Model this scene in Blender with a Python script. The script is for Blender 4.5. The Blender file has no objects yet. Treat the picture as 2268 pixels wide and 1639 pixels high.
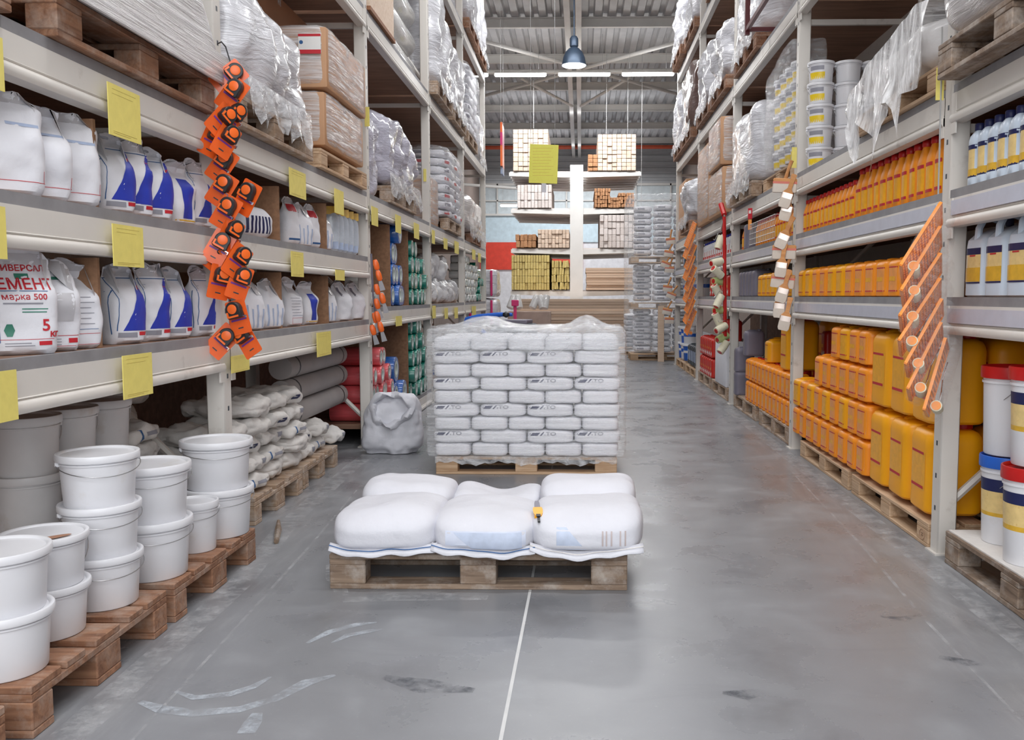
import bpy, bmesh, math, random
from mathutils import Vector, Matrix, noise as mnoise
SC = bpy.context.scene
COL = SC.collection
R = math.radians

# ------------------------------------------------------------------ camera
CAM_Z = 1.18
FOC = 2000.0                      # focal length in pixels of a 2268 x 1639 frame
YAW, PITCH = R(1.3), math.atan(0.082)
cam_d = bpy.data.cameras.new('camera')
cam_d.sensor_fit = 'HORIZONTAL'; cam_d.sensor_width = 36.0
cam_d.lens = FOC / 2268 * 36.0
cam_d.shift_x = (1134 - 1240) / 2268.0
cam_d.clip_start = 0.05; cam_d.clip_end = 200
cam = bpy.data.objects.new('camera', cam_d); COL.objects.link(cam)
cam.location = (0, 0, CAM_Z)
cam.rotation_euler = (math.pi/2 - PITCH, 0, YAW)
SC.camera = cam

# ------------------------------------------------------------------ world, lamps, exposure
w = bpy.data.worlds.new('World'); SC.world = w; w.use_nodes = True
bg = w.node_tree.nodes['Background']
bg.inputs[0].default_value = (0.93, 0.96, 1.0, 1); bg.inputs[1].default_value = 1.05

def area(name, loc, size, power, rot=(0, 0, 0), col=(.965, .98, 1)):
    d = bpy.data.lights.new(name, 'AREA'); d.shape = 'RECTANGLE'
    d.size, d.size_y = size; d.energy = power; d.color = col
    o = bpy.data.objects.new(name, d); COL.objects.link(o); o.location = loc; o.rotation_euler = rot
    return o
ROWS = [(34.0, 6.3), (28.0, 6.3), (21.4, 6.3), (14.6, 6.5), (8.6, 6.5), (2.8, 6.5), (-2.6, 6.5)]   # rows of ceiling tubes across the aisle; farthest pair is fill added without tubes
for y, z in ROWS:
    area("tube_and_fill_light", (-0.2, y, z - .08), (5.4, .35), 165 if y < 20 else 300)
    area('tube_and_fill_uplight', (-0.2, y, z + .12), (5.4, .2), 14, (math.pi, 0, 0))   # bare tubes also shine up on to the roof; the added rows do likewise
area('front_fill', (0.0, -3.4, 3.6), (7.0, 4.0), 260, (R(72), 0, 0), (.95, .98, 1))  # unseen fill light added behind the camera for surfaces facing it
SC.view_settings.view_transform = 'Standard'
SC.view_settings.look = 'None'
SC.view_settings.exposure = 0.08
SC.view_settings.gamma = 1.0
SC.view_settings.use_curve_mapping = False

# ------------------------------------------------------------------ point of a pixel, used to take sizes off the photograph
_c, _s, _cp, _sp = math.cos(YAW), math.sin(YAW), math.cos(PITCH), math.sin(PITCH)
_F, _R, _U = Vector((-_s*_cp, _c*_cp, -_sp)), Vector((_c, _s, 0)), Vector((-_s*_sp, _c*_sp, _cp))
def _ray(px, py): return _F + _R*((px-1240)/FOC) + _U*((819.5-py)/FOC)
def atx(px, py, X): r = _ray(px, py); t = X/r.x; return Vector((X, r.y*t, CAM_Z + r.z*t))
def aty(px, py, Y): r = _ray(px, py); t = Y/r.y; return Vector((r.x*t, Y, CAM_Z + r.z*t))
def atz(px, py, Z): r = _ray(px, py); t = (Z-CAM_Z)/r.z; return Vector((r.x*t, r.y*t, Z))

# ------------------------------------------------------------------ mesh helpers
class G:
    def __init__(s): s.v = []; s.f = []; s.m = []
    def add(s, vs, fs, mi=0, M=None):
        n = len(s.v)
        s.v += [tuple(M @ Vector(p)) for p in vs] if M is not None else [tuple(p) for p in vs]
        s.f += [tuple(i+n for i in f) for f in fs]; s.m += [mi]*len(fs)
        return s
    def box(s, x0, x1, y0, y1, z0, z1, mi=0, M=None):
        vs = [(x, y, z) for x in (x0, x1) for y in (y0, y1) for z in (z0, z1)]
        return s.add(vs, [(0,1,3,2),(4,6,7,5),(0,4,5,1),(2,3,7,6),(0,2,6,4),(1,5,7,3)], mi, M)
    def loft(s, rings, mi=0, cap=(True, True), M=None, closed=True):
        n = len(rings[0]); vs = [p for r in rings for p in r]; fs = []
        for i in range(len(rings)-1):
            for j in range(n if closed else n-1):
                k = (j+1) % n
                fs.append((i*n+j, i*n+k, (i+1)*n+k, (i+1)*n+j))
        if cap[0]: fs.append(tuple(range(n-1, -1, -1)))
        if cap[1]: fs.append(tuple((len(rings)-1)*n+j for j in range(n)))
        return s.add(vs, fs, mi, M)
    def lathe(s, prof, n=20, mi=0, M=None, cap=(True, True)):
        return s.loft([[(r*math.cos(2*math.pi*j/n), r*math.sin(2*math.pi*j/n), z) for j in range(n)] for r, z in prof], mi, cap, M)
    def tube(s, pts, r, n=8, mi=0, M=None):
        pts = [Vector(p) for p in pts]; rings = []
        for i, p in enumerate(pts):
            t = (pts[min(i+1, len(pts)-1)] - pts[max(i-1, 0)]).normalized()
            a = t.cross(Vector((0, 0, 1)))
            if a.length < .05: a = t.cross(Vector((0, 1, 0)))
            a.normalize(); b = t.cross(a)
            rr = r[i] if isinstance(r, (list, tuple)) else r
            rings.append([p + a*(rr*math.cos(2*math.pi*j/n)) + b*(rr*math.sin(2*math.pi*j/n)) for j in range(n)])
        return s.loft(rings, mi, (True, True), M)
    def prism(s, poly, d0, d1, axis='y', mi=0, M=None):
        # polygon in the plane across the axis, extruded along it
        def p3(a, b, d): return (a, d, b) if axis == 'y' else ((d, a, b) if axis == 'x' else (a, b, d))
        return s.loft([[p3(a, b, d0) for a, b in poly], [p3(a, b, d1) for a, b in poly]], mi, (True, True), M)
    def ob(s, name, mats, parent=None, smooth=True, bev=0, loc=None, rot=None, seg=1, merge=False):
        me = bpy.data.meshes.new(name); me.from_pydata(s.v, [], s.f)
        mats = mats if isinstance(mats, (list, tuple)) else [mats]
        for m in mats: me.materials.append(m)
        if len(mats) > 1: me.polygons.foreach_set('material_index', s.m)
        bm = bmesh.new(); bm.from_mesh(me)
        if merge: bmesh.ops.remove_doubles(bm, verts=bm.verts, dist=1e-5)
        bmesh.ops.recalc_face_normals(bm, faces=bm.faces)
        if bev:
            es = [e for e in bm.edges if len(e.link_faces) == 2 and e.calc_face_angle(0) > .6]
            bmesh.ops.bevel(bm, geom=es, offset=bev, segments=seg, profile=.5, affect='EDGES', clamp_overlap=True)
        bm.to_mesh(me); bm.free()
        if smooth:
            me.shade_smooth()
            try: me.set_sharp_from_angle(angle=R(38))
            except Exception: pass
        o = bpy.data.objects.new(name, me); COL.objects.link(o)
        if parent is not None: o.parent = parent
        if loc is not None: o.location = loc
        if rot is not None: o.rotation_euler = rot
        return o

def tag(o, label=None, cat=None, group=None, kind=None):
    if label: o['label'] = label
    if cat: o['category'] = cat
    if group: o['group'] = group
    if kind: o['kind'] = kind
    return o
def thing(name, label, cat, loc=(0, 0, 0), rz=0, group=None, rot=None):
    o = bpy.data.objects.new(name, None); COL.objects.link(o)
    o.empty_display_size = .05
    o.location = loc; o.rotation_euler = rot if rot is not None else (0, 0, rz)
    return tag(o, label, cat, group)
_kids = {}
def kids(o):
    if o.name not in _kids: _kids[o.name] = [c for c in COL.objects if c.parent == o]
    return _kids[o.name]
def dup(src, loc, rz=0, label=None, group=None, rot=None, scale=None):
    r = src.copy(); COL.objects.link(r); r.location = loc
    r.rotation_euler = rot if rot is not None else (0, 0, rz)
    if scale: r.scale = scale
    if label: r['label'] = label
    if group: r['group'] = group
    for ch in kids(src):
        c = ch.copy(); COL.objects.link(c); c.parent = r
        for g in kids(ch):
            d = g.copy(); COL.objects.link(d); d.parent = c
    return r
class Kind:
    """One kind of thing: the first placing moves the original, later ones copy it."""
    def __init__(s, src): s.src = src; s.used = False
    def put(s, loc, rz=0, label=None, group=None, rot=None, scale=None):
        if s.used: return dup(s.src, loc, rz, label, group, rot, scale)
        kids(s.src)
        for c in kids(s.src): kids(c)
        s.used = True; o = s.src; o.location = loc
        o.rotation_euler = rot if rot is not None else (0, 0, rz)
        if scale: o.scale = scale
        if label: o['label'] = label
        if group: o['group'] = group
        return o
ORD = ['first', 'second', 'third', 'fourth', 'fifth', 'sixth', 'seventh', 'eighth', 'ninth', 'tenth', 'eleventh', 'twelfth',
       'thirteenth', 'fourteenth', 'fifteenth', 'sixteenth', 'seventeenth', 'eighteenth', 'nineteenth', 'twentieth',
       'twenty-first', 'twenty-second', 'twenty-third', 'twenty-fourth', 'twenty-fifth', 'twenty-sixth']

def rrect(w, d, r, n=4, z=0, cx=0, cy=0):
    pts = []
    for k, (sx, sy) in enumerate(((1, 1), (-1, 1), (-1, -1), (1, -1))):
        for i in range(n+1):
            a = math.pi/2*(k + i/n)
            pts.append((cx + sx*(w/2-r) + r*math.cos(a), cy + sy*(d/2-r) + r*math.sin(a), z))
    return pts
def nz(p, f, seed): return mnoise.noise(Vector((p[0]*f + seed*7.31, p[1]*f + seed*3.17, p[2]*f - seed*5.77)))

def lump(w, d, h, e=6, amp=.01, freq=8, seed=0, n=10, pinch=0, flat=0, fn=None, axis=0, r2=0, nx=None):
    """A soft filled block sitting on z = 0: a superquadric cube grid with noise, its ends pinched towards a seam."""
    g = G(); vs = {}; faces = []; nn = n
    def P(a, b, c):
        k = (round(a, 5), round(b, 5), round(c, 5))
        if k in vs: return vs[k][0]
        m = (abs(a)**e + abs(b)**e + abs(c)**e) ** (1.0/e)
        x, y, z = a/m, b/m, c/m
        if pinch:
            t = abs((x, y)[axis])
            z *= 1 - pinch*t**4
            if axis == 0: y *= 1 + .12*pinch*t**6
            else: x *= 1 + .12*pinch*t**6
        q = Vector((x*w/2, y*d/2, z*h/2))
        nrm = Vector((x/w, y/d, z/h)); nrm.normalize()
        q += nrm * (amp*nz(q, freq, seed) + amp*.4*nz(q, freq*2.7, seed+3))
        q.z = max(0.0, q.z + h/2)
        if flat and q.z < flat: q.z = flat*.3*max(q.z, 0)/flat
        if fn: q = fn(q)
        vs[k] = (len(vs), q); return vs[k][0]
    for ax in range(3):
        for sg in (-1, 1):
            for i in range(nn):
                for j in range(nn):
                    u0, u1 = -1+2*i/nn, -1+2*(i+1)/nn; v0, v1 = -1+2*j/nn, -1+2*(j+1)/nn
                    q = []
                    for u, v in ((u0, v0), (u1, v0), (u1, v1), (u0, v1)):
                        t = [0, 0, 0]; t[ax] = sg; t[(ax+1) % 3] = u; t[(ax+2) % 3] = v
                        q.append(P(*t))
                    faces.append(tuple(q) if sg > 0 else tuple(q[::-1]))
    pts = [None]*len(vs)
    for i, p in vs.values(): pts[i] = tuple(p)
    return g.add(pts, faces)

def text2d(s, size=1.0, bold=0.0, align='CENTER'):
    c = bpy.data.curves.new('t', 'FONT'); c.body = s; c.size = size; c.align_x = align; c.align_y = 'CENTER'
    c.offset = bold; c.resolution_u = 3
    o = bpy.data.objects.new('t', c); COL.objects.link(o)
    bpy.context.view_layer.update()
    me = o.evaluated_get(bpy.context.evaluated_depsgraph_get()).to_mesh()
    vs = [tuple(v.co) for v in me.vertices]; fs = [tuple(p.vertices) for p in me.polygons]
    o.to_mesh_clear(); bpy.data.objects.remove(o); bpy.data.curves.remove(c)
    return vs, fs

# ------------------------------------------------------------------ materials
def _base(name):
    m = bpy.data.materials.new(name); m.use_nodes = True
    nt = m.node_tree; return m, nt, nt.nodes['Principled BSDF']
def N(nt, t, **kw):
    n = nt.nodes.new(t)
    for k, v in kw.items(): setattr(n, k, v)
    return n
def coords(nt, scale=(1, 1, 1), kind='Object', rand=True):
    tc = N(nt, 'ShaderNodeTexCoord'); mp = N(nt, 'ShaderNodeMapping')
    nt.links.new(tc.outputs[kind], mp.inputs['Vector']); mp.inputs['Scale'].default_value = scale
    if rand:
        oi = N(nt, 'ShaderNodeObjectInfo'); mu = N(nt, 'ShaderNodeMath', operation='MULTIPLY'); mu.inputs[1].default_value = 37.0
        nt.links.new(oi.outputs['Random'], mu.inputs[0]); nt.links.new(mu.outputs[0], mp.inputs['Location'])
    return mp.outputs[0]
def ramp(nt, fac, stops, ease=False):
    r = N(nt, 'ShaderNodeValToRGB'); nt.links.new(fac, r.inputs[0])
    el = r.color_ramp.elements
    if ease: r.color_ramp.interpolation = 'EASE'
    while len(el) < len(stops): el.new(.5)
    for e, (p, c) in zip(el, stops): e.position = p; e.color = (*c, 1) if len(c) == 3 else c
    return r.outputs[0]
def noise(nt, vec, scale, detail=4, rough=.55, dist=0):
    n = N(nt, 'ShaderNodeTexNoise'); nt.links.new(vec, n.inputs['Vector'])
    n.inputs['Scale'].default_value = scale; n.inputs['Detail'].default_value = detail
    n.inputs['Roughness'].default_value = rough; n.inputs['Distortion'].default_value = dist
    return n.outputs['Fac']
def mixc(nt, fac, a, b, mode='MIX'):
    m = N(nt, 'ShaderNodeMix', data_type='RGBA', blend_type=mode)
    for i, x in ((6, a), (7, b)):
        if isinstance(x, tuple): m.inputs[i].default_value = (*x[:3], 1)
        else: nt.links.new(x, m.inputs[i])
    if isinstance(fac, (int, float)): m.inputs[0].default_value = fac
    else: nt.links.new(fac, m.inputs[0])
    return m.outputs[2]
def bump(nt, bs, h, strength=.3, dist=.01):
    b = N(nt, 'ShaderNodeBump'); b.inputs['Strength'].default_value = strength; b.inputs['Distance'].default_value = dist
    nt.links.new(h, b.inputs['Height']); nt.links.new(b.outputs[0], bs.inputs['Normal']); return b
def srgb(r, g, b):
    f = lambda c: (c/255/12.92) if c/255 <= .04045 else ((c/255+.055)/1.055)**2.4
    return (f(r), f(g), f(b))
def mat(name, col, rough=.5, metal=0, var=.12, vscale=6, bscale=0, bstr=.2, bdist=.004, coat=0, stretch=(1, 1, 1), dirt=None, spec=.5, sss=0):
    """Plain coloured surface with a little mottling, optional bump, clear coat and patches of dirt."""
    m, nt, bs = _base(name)
    v = coords(nt, stretch)
    n = noise(nt, v, vscale)
    c = ramp(nt, n, [(.3, tuple(x*(1-var) for x in col)), (.7, tuple(min(1, x*(1+var*.6)) for x in col))])
    if dirt:
        dc, amt, ds = dirt
        d = noise(nt, v, ds, 6, .65)
        f = ramp(nt, d, [(.62-amt*.25, (0, 0, 0)), (.78-amt*.2, (1, 1, 1))])
        mm = N(nt, 'ShaderNodeMath', operation='MULTIPLY'); nt.links.new(f, mm.inputs[0]); mm.inputs[1].default_value = .75
        c = mixc(nt, mm.outputs[0], c, dc)
    nt.links.new(c, bs.inputs['Base Color'])
    bs.inputs['Roughness'].default_value = rough; bs.inputs['Metallic'].default_value = metal
    bs.inputs['Coat Weight'].default_value = coat; bs.inputs['Coat Roughness'].default_value = .12
    bs.inputs['Specular IOR Level'].default_value = spec
    if bscale: bump(nt, bs, noise(nt, v, bscale, 5, .6), bstr, bdist)
    return m
def wood(name, a, b, grain=(1.2, 14, 14), rough=.75, dust=None):
    """Sawn timber: grain along x of the object, each piece its own tint."""
    m, nt, bs = _base(name)
    v = coords(nt, grain)
    n = noise(nt, v, 3.0, 6, .6, .6)
    c = ramp(nt, n, [(.3, a), (.68, b)])
    oi = N(nt, 'ShaderNodeObjectInfo')
    t = ramp(nt, oi.outputs['Random'], [(0, (.78, .76, .74)), (1, (1.0, 1.0, 1.0))])
    c = mixc(nt, 1.0, c, t, 'MULTIPLY')
    if dust:
        d = noise(nt, coords(nt), 9, 6, .7)
        f = ramp(nt, d, [(.46, (0, 0, 0)), (.72, (.7, .7, .7))])
        c = mixc(nt, f, c, dust)
    nt.links.new(c, bs.inputs['Base Color']); bs.inputs['Roughness'].default_value = rough
    bump(nt, bs, n, .25, .003)
    return m
def film(name, alpha=.35, tint=(.9, .92, .95), scale=(1, 1, 9), fr=5, strength=1.0, rough=.12):
    """Thin clear stretch film: mostly see-through, glossy, drawn into wrinkles."""
    m = bpy.data.materials.new(name); m.use_nodes = True; nt = m.node_tree; nt.nodes.clear()
    out = N(nt, 'ShaderNodeOutputMaterial'); mx = N(nt, 'ShaderNodeMixShader'); tr = N(nt, 'ShaderNodeBsdfTransparent')
    bs = N(nt, 'ShaderNodeBsdfPrincipled'); bs.inputs['Base Color'].default_value = (*tint, 1); bs.inputs['Roughness'].default_value = rough
    v = coords(nt, scale)
    n = noise(nt, v, fr, 5, .65, .5)
    bump(nt, bs, n, strength, .02)
    f = ramp(nt, noise(nt, v, fr*1.7, 4, .6, .8), [(.35, (alpha*.4,)*3), (.7, (min(1, alpha*1.7),)*3)])
    nt.links.new(f, mx.inputs[0]); nt.links.new(tr.outputs[0], mx.inputs[1]); nt.links.new(bs.outputs[0], mx.inputs[2])
    nt.links.new(mx.outputs[0], out.inputs[0])
    return m
def wrapped(name, col, scale=(1, 1, 5), fr=5, strength=.8, rough=.22, col2=None):
    """Goods seen through tight glossy stretch film: streaked bump under a clear coat."""
    m, nt, bs = _base(name)
    v = coords(nt, scale)
    n = noise(nt, v, fr, 6, .62, .7)
    c = ramp(nt, n, [(.3, col2 or tuple(x*.78 for x in col)), (.65, col)])
    nt.links.new(c, bs.inputs['Base Color']); bs.inputs['Roughness'].default_value = rough
    bs.inputs['Coat Weight'].default_value = .8; bs.inputs['Coat Roughness'].default_value = .1
    bump(nt, bs, n, strength, .03)
    return m
def emis(name, col, s):
    m, nt, bs = _base(name); bs.inputs['Base Color'].default_value = (.9, .9, .9, 1)
    bs.inputs['Emission Color'].default_value = (*col, 1); bs.inputs['Emission Strength'].default_value = s
    return m

M = {}
M['cream'] = mat('cream_steel', srgb(222, 217, 210), .42, 0, .05, 3, dirt=(srgb(170, 160, 150), .05, 5))
M['deckedge'] = mat('grey_deck_edge', srgb(150, 149, 152), .6, .2, .15, 9)
M['chip'] = mat('chipboard', srgb(150, 112, 84), .8, 0, .25, 40)
M['chip_dark'] = wood('dark_decking', srgb(136, 104, 86), srgb(178, 138, 114), (.6, 5, 5))
M['label_rail'] = mat('label_rail_plastic', srgb(205, 208, 222), .3, 0, .06, 14, coat=.3)
M['wood_old'] = wood('worn_pallet_wood', srgb(104, 84, 70), srgb(160, 138, 118), dust=srgb(190, 182, 174))
M['wood_brown'] = wood('brown_pallet_wood', srgb(124, 84, 62), srgb(176, 130, 100), dust=srgb(182, 164, 150))
M['wood_new'] = wood('fresh_pallet_wood', srgb(186, 150, 116), srgb(222, 192, 160))
M['wood_mid'] = wood('dusty_pallet_wood', srgb(150, 122, 98), srgb(196, 170, 146), dust=srgb(210, 204, 198))
M['white_pl'] = mat('white_bucket_plastic', srgb(232, 232, 236), .32, 0, .03, 5, dirt=(srgb(214, 206, 196), .02, 4))
M['white_pl2'] = mat('dusty_white_plastic', srgb(214, 212, 212), .4, 0, .06, 5, dirt=(srgb(180, 165, 148), .12, 4))
M['wire'] = mat('bail_wire', (.45, .45, .46), .35, .9, .05)
M['paper'] = mat('white_paper', srgb(232, 232, 238), .6, 0, .04, 5, 11, .45, .012)
M['paper_old'] = mat('dusty_paper', srgb(222, 218, 214), .7, 0, .08, 6, 9, .6, .02)
M['weave'] = mat('woven_white_sack', srgb(214, 214, 221), .62, 0, .06, 4, 13, .42, .012)
M['clear_top'] = mat('grey_film_top', srgb(196, 194, 198), .25, 0, .1, 7, 14, .5, .01, coat=.3)
M['blue'] = mat('blue_print', srgb(44, 62, 176), .45, 0, .12, 12)
M['navyline'] = mat('thin_blue_print', srgb(50, 96, 150), .5, 0, .1)
M['redprint'] = mat('red_print', srgb(196, 40, 52), .5, 0, .1)
M['greenprint'] = mat('green_print', srgb(60, 130, 110), .5, 0, .1)
M['greyprint'] = mat('grey_print', srgb(150, 150, 160), .5, 0, .1)
M['navy'] = mat('navy_print', srgb(30, 36, 84), .45, 0, .12)
M['black'] = mat('black_rubber', (.02, .02, .022), .45, 0, .1)
M['orange_card'] = mat('orange_card', srgb(240, 98, 30), .4, 0, .06, 20, coat=.3)
M['orange_hot'] = mat('bright_orange_plastic', srgb(246, 110, 40), .35, 0, .05)
M['purple'] = mat('purple_print', srgb(120, 60, 150), .4, 0, .1)
M['can'] = mat('amber_plastic', srgb(250, 172, 16), .38, 0, .06, 4, sss=0)
M['can_or'] = mat('orange_plastic', srgb(250, 152, 32), .38, 0, .06, 4)
M['can_lab'] = mat('amber_label', srgb(246, 176, 34), .32, 0, .1, 30)
M['can_lab2'] = mat('peach_label', srgb(244, 160, 84), .32, 0, .1, 30)
M['can_red'] = mat('red_plastic', srgb(206, 46, 34), .35, 0, .08)
M['cap_red'] = mat('red_cap', srgb(196, 28, 26), .35, 0, .06)
M['dark_red'] = mat('dark_red_lacquer', srgb(90, 28, 34), .35, 0, .1)
M['yellow'] = mat('yellow_price_paper', srgb(240, 224, 122), .6, 0, .05, 30)
M['yellow_hi'] = mat('bright_yellow_card', srgb(255, 248, 104), .5, 0, .03, 30)
M['sleeve'] = film('clear_sleeve', .12, rough=.1)
M['silver'] = mat('pale_blue_plastic', srgb(206, 218, 232), .28, 0, .04)
M['sand'] = mat('sand_label', srgb(236, 206, 140), .35, 0, .1, 34, dirt=(srgb(200, 150, 70), .1, 50))
M['gold'] = mat('gold_label', srgb(226, 178, 58), .35, 0, .14, 30)
M['blue_pl'] = mat('blue_plastic', srgb(40, 100, 200), .35, 0, .06)
M['blue_roll'] = wrapped('blue_mesh_roll', srgb(30, 106, 196), (1, 30, 30), 3, .3)
M['green_roll'] = wrapped('green_mesh_roll', srgb(22, 134, 116), (1, 20, 20), 3, .3)
M['red_roll'] = wrapped('red_mesh_roll', srgb(236, 98, 104), (1, 20, 20), 3, .3)
M['white_roll'] = wrapped('white_roll', srgb(230, 230, 228), (1, 20, 20), 3, .3)
M['core'] = mat('roll_core', srgb(206, 214, 210), .5)
M['grey_roll'] = mat('grey_flooring_roll', srgb(176, 170, 168), .6, 0, .12, 3)
M['wrap'] = wrapped('film_wrapped_white', srgb(228, 228, 234), (1, 1, 4), 4, .9)
M['wrap_streak'] = wrapped('tight_film_white', srgb(226, 222, 222), (.6, .6, 14), 4, .7, col2=srgb(186, 180, 178))
M['wrap_lilac'] = wrapped('film_wrapped_lilac', srgb(206, 204, 220), (1, 1, 3), 6, 1.0)
M['wrap_clear'] = film('loose_clear_film', .45, fr=6, scale=(1, 1, 2))
M['stretch'] = film('stretch_film', .24, fr=4, scale=(.7, .7, 9), strength=1.0, rough=.1)
M['stretch_thin'] = film('thin_stretch_film', .22, fr=4, scale=(1, 1, 4), strength=1.0, rough=.1)
M['carton'] = mat('brown_carton', srgb(196, 150, 112), .6, 0, .08, 4, dirt=(srgb(176, 128, 92), .05, 3))
M['carton_dark'] = mat('dark_carton', srgb(150, 104, 74), .65, 0, .1, 4)
M['tapeclear'] = film('packing_tape', .4, rough=.15)
M['timber'] = wood('pale_timber', srgb(222, 196, 172), srgb(240, 220, 202), (10, 10, 10))
M['timber_y'] = wood('yellow_wrapped_timber', srgb(206, 184, 104), srgb(230, 212, 146), (10, 10, 10))
M['timber_w'] = wood('white_end_timber', srgb(216, 204, 198), srgb(240, 232, 228), (10, 10, 10))
M['timber_b'] = wood('brown_offcuts', srgb(170, 120, 84), srgb(206, 156, 112), (10, 10, 10))
M['ply'] = wood('plywood_sheet', srgb(214, 184, 158), srgb(232, 208, 186), (.5, .5, 20))
M['white_paint'] = mat('white_painted_steel', srgb(232, 230, 226), .45, 0, .04, 4)
M['bristle'] = mat('pale_bristles', srgb(222, 212, 200), .7, 0, .1, 60, stretch=(20, 20, 1))
M['handle_wood'] = wood('brush_handle_wood', srgb(206, 140, 84), srgb(226, 168, 112))
M['brush_pink'] = mat('dusty_red_ferrule', srgb(206, 110, 92), .45, .1, .1)
M['fleece'] = mat('cream_roller_fleece', srgb(232, 226, 200), .85, 0, .08, 40, 80, .4, .004)
M['fleece_g'] = mat('green_roller_fleece', srgb(190, 204, 140), .85, 0, .08, 40, 80, .4, .004)
M['chrome'] = mat('chrome_wire', (.8, .8, .8), .18, 1, .02)
M['tin'] = mat('tin_ferrule', (.72, .62, .56), .3, .8, .05)
M['grey_pl'] = mat('grey_plastic', srgb(120, 116, 130), .4, 0, .08)
M['dark_pl'] = mat('dark_grey_plastic', srgb(58, 66, 74), .4, 0, .08)
M['lamp_dark'] = mat('dark_lamp_housing', srgb(60, 74, 92), .4, .4, .06)
M['tube'] = emis('lit_tube', (1, .99, .95), 14)
M['bulb'] = emis('lit_lamp_mouth', (.97, .99, 1), 14)
M['pink'] = mat('magenta_plastic', srgb(222, 50, 120), .4, 0, .08)
M['string'] = mat('hanging_wire', (.55, .55, .55), .4, .5)
# ================================================================== the building
def floor_mat():
    m, nt, bs = _base('polished_concrete')
    v = coords(nt, rand=False)
    a = noise(nt, v, .55, 5, .6, .4); b = noise(nt, v, 2.6, 6, .56, .3); d = noise(nt, v, 60, 4, .7)
    c = ramp(nt, a, [(.25, srgb(114, 116, 121)), (.75, srgb(146, 147, 151))])
    c = mixc(nt, .6, c, ramp(nt, b, [(.2, srgb(104, 104, 107)), (.5, srgb(130, 131, 135)), (.8, srgb(156, 158, 162))], True))
    c = mixc(nt, ramp(nt, d, [(.62, (0, 0, 0)), (.8, (.3, .3, .3))]), c, srgb(188, 188, 190))
    # trodden dark marks and pale powder spilled along the pallets
    k = noise(nt, coords(nt, (1.2, 3.0, 1), rand=False), 1.5, 6, .58, .8)
    c = mixc(nt, ramp(nt, k, [(.48, (0, 0, 0)), (.95, (.45, .45, .45))], True), c, srgb(96, 97, 101))
    sx = N(nt, 'ShaderNodeSeparateXYZ'); nt.links.new(v, sx.inputs[0])
    ab = N(nt, 'ShaderNodeMath', operation='ABSOLUTE'); nt.links.new(sx.outputs[0], ab.inputs[0])
    mr = N(nt, 'ShaderNodeMapRange'); nt.links.new(ab.outputs[0], mr.inputs[0])
    mr.inputs[1].default_value = 1.05; mr.inputs[2].default_value = 1.62; mr.inputs[3].default_value = 0; mr.inputs[4].default_value = 1
    p = noise(nt, coords(nt, (5, .8, 1), rand=False), 2.4, 7, .7, .6)
    pm = N(nt, 'ShaderNodeMath', operation='MULTIPLY'); nt.links.new(mr.outputs[0], pm.inputs[0])
    nt.links.new(ramp(nt, p, [(.40, (0, 0, 0)), (.8, (.45, .45, .45))], True), pm.inputs[1])
    c = mixc(nt, pm.outputs[0], c, srgb(200, 200, 202))
    nt.links.new(c, bs.inputs['Base Color'])
    rr = ramp(nt, b, [(.3, (.2,)*3), (.7, (.42,)*3)]); nt.links.new(rr, bs.inputs['Roughness'])
    bump(nt, bs, b, .06, .01)
    return m
g = G(); g.add([(-5, -4, 0), (5, -4, 0), (5, 38, 0), (-5, 38, 0)], [(0, 1, 2, 3)])
floor_ob = tag(g.ob('floor', floor_mat(), smooth=False), 'grey polished concrete warehouse floor', kind='structure')

def chalk_mat(name, col, lo=.45, hi=.62, sc=14, mx_=.8):
    m = bpy.data.materials.new(name); m.use_nodes = True; nt = m.node_tree; nt.nodes.clear()
    out = N(nt, 'ShaderNodeOutputMaterial'); mx = N(nt, 'ShaderNodeMixShader'); tr = N(nt, 'ShaderNodeBsdfTransparent')
    bs = N(nt, 'ShaderNodeBsdfDiffuse'); bs.inputs[0].default_value = (*col, 1)
    f = ramp(nt, noise(nt, coords(nt, rand=False), sc, 7, .75), [(lo, (0, 0, 0)), (hi, (mx_,)*3)], True)
    nt.links.new(f, mx.inputs[0]); nt.links.new(tr.outputs[0], mx.inputs[1]); nt.links.new(bs.outputs[0], mx.inputs[2])
    nt.links.new(mx.outputs[0], out.inputs[0]); return m
M['chalk'] = chalk_mat('pale_scuff', srgb(196, 202, 210), .32, .72, 14, .75)
M['powder'] = chalk_mat('white_powder', srgb(206, 206, 208), .40, .75, 9, .6)
M['scuff_dark'] = chalk_mat('dark_scuff', srgb(84, 88, 96), .40, .75, 10, .7)
def strip(pts, w, z, name, m, parent):
    g = G(); vs = []
    P = [Vector(p) for p in pts]
    for i, p in enumerate(P):
        t = (P[min(i+1, len(P)-1)] - P[max(i-1, 0)]); t.z = 0; t.normalize(); n = Vector((-t.y, t.x, 0))
        ww = w[i] if isinstance(w, (list, tuple)) else w
        vs += [(p.x+n.x*ww/2, p.y+n.y*ww/2, z), (p.x-n.x*ww/2, p.y-n.y*ww/2, z)]
    g.add(vs, [(2*i, 2*i+1, 2*i+3, 2*i+2) for i in range(len(P)-1)])
    return g.ob(name, m, parent, smooth=False)
M['joint'] = mat('floor_joint_filler', srgb(206, 206, 206), .6)
strip([(-.22, 1.2, 0), (-.2, 3.5, 0), (-.17, 15, 0)], .011, .0012, 'joint', M['joint'], floor_ob)
for yy, x0, x1 in ((7.9, .1, 1.6), (13.2, .1, 1.6)):
    strip([(x0, yy, 0), (x1, yy, 0)], .012, .0012, 'joint', M['scuff_dark'], floor_ob)
def pxs(l): return [atz(x, y, 0) for x, y in l]
strip(pxs([(388, 1532), (430, 1546), (510, 1538), (560, 1522), (600, 1500)]), [.012, .03, .035, .03, .01], .0013, 'scuff_mark', M['chalk'], floor_ob)
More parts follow.
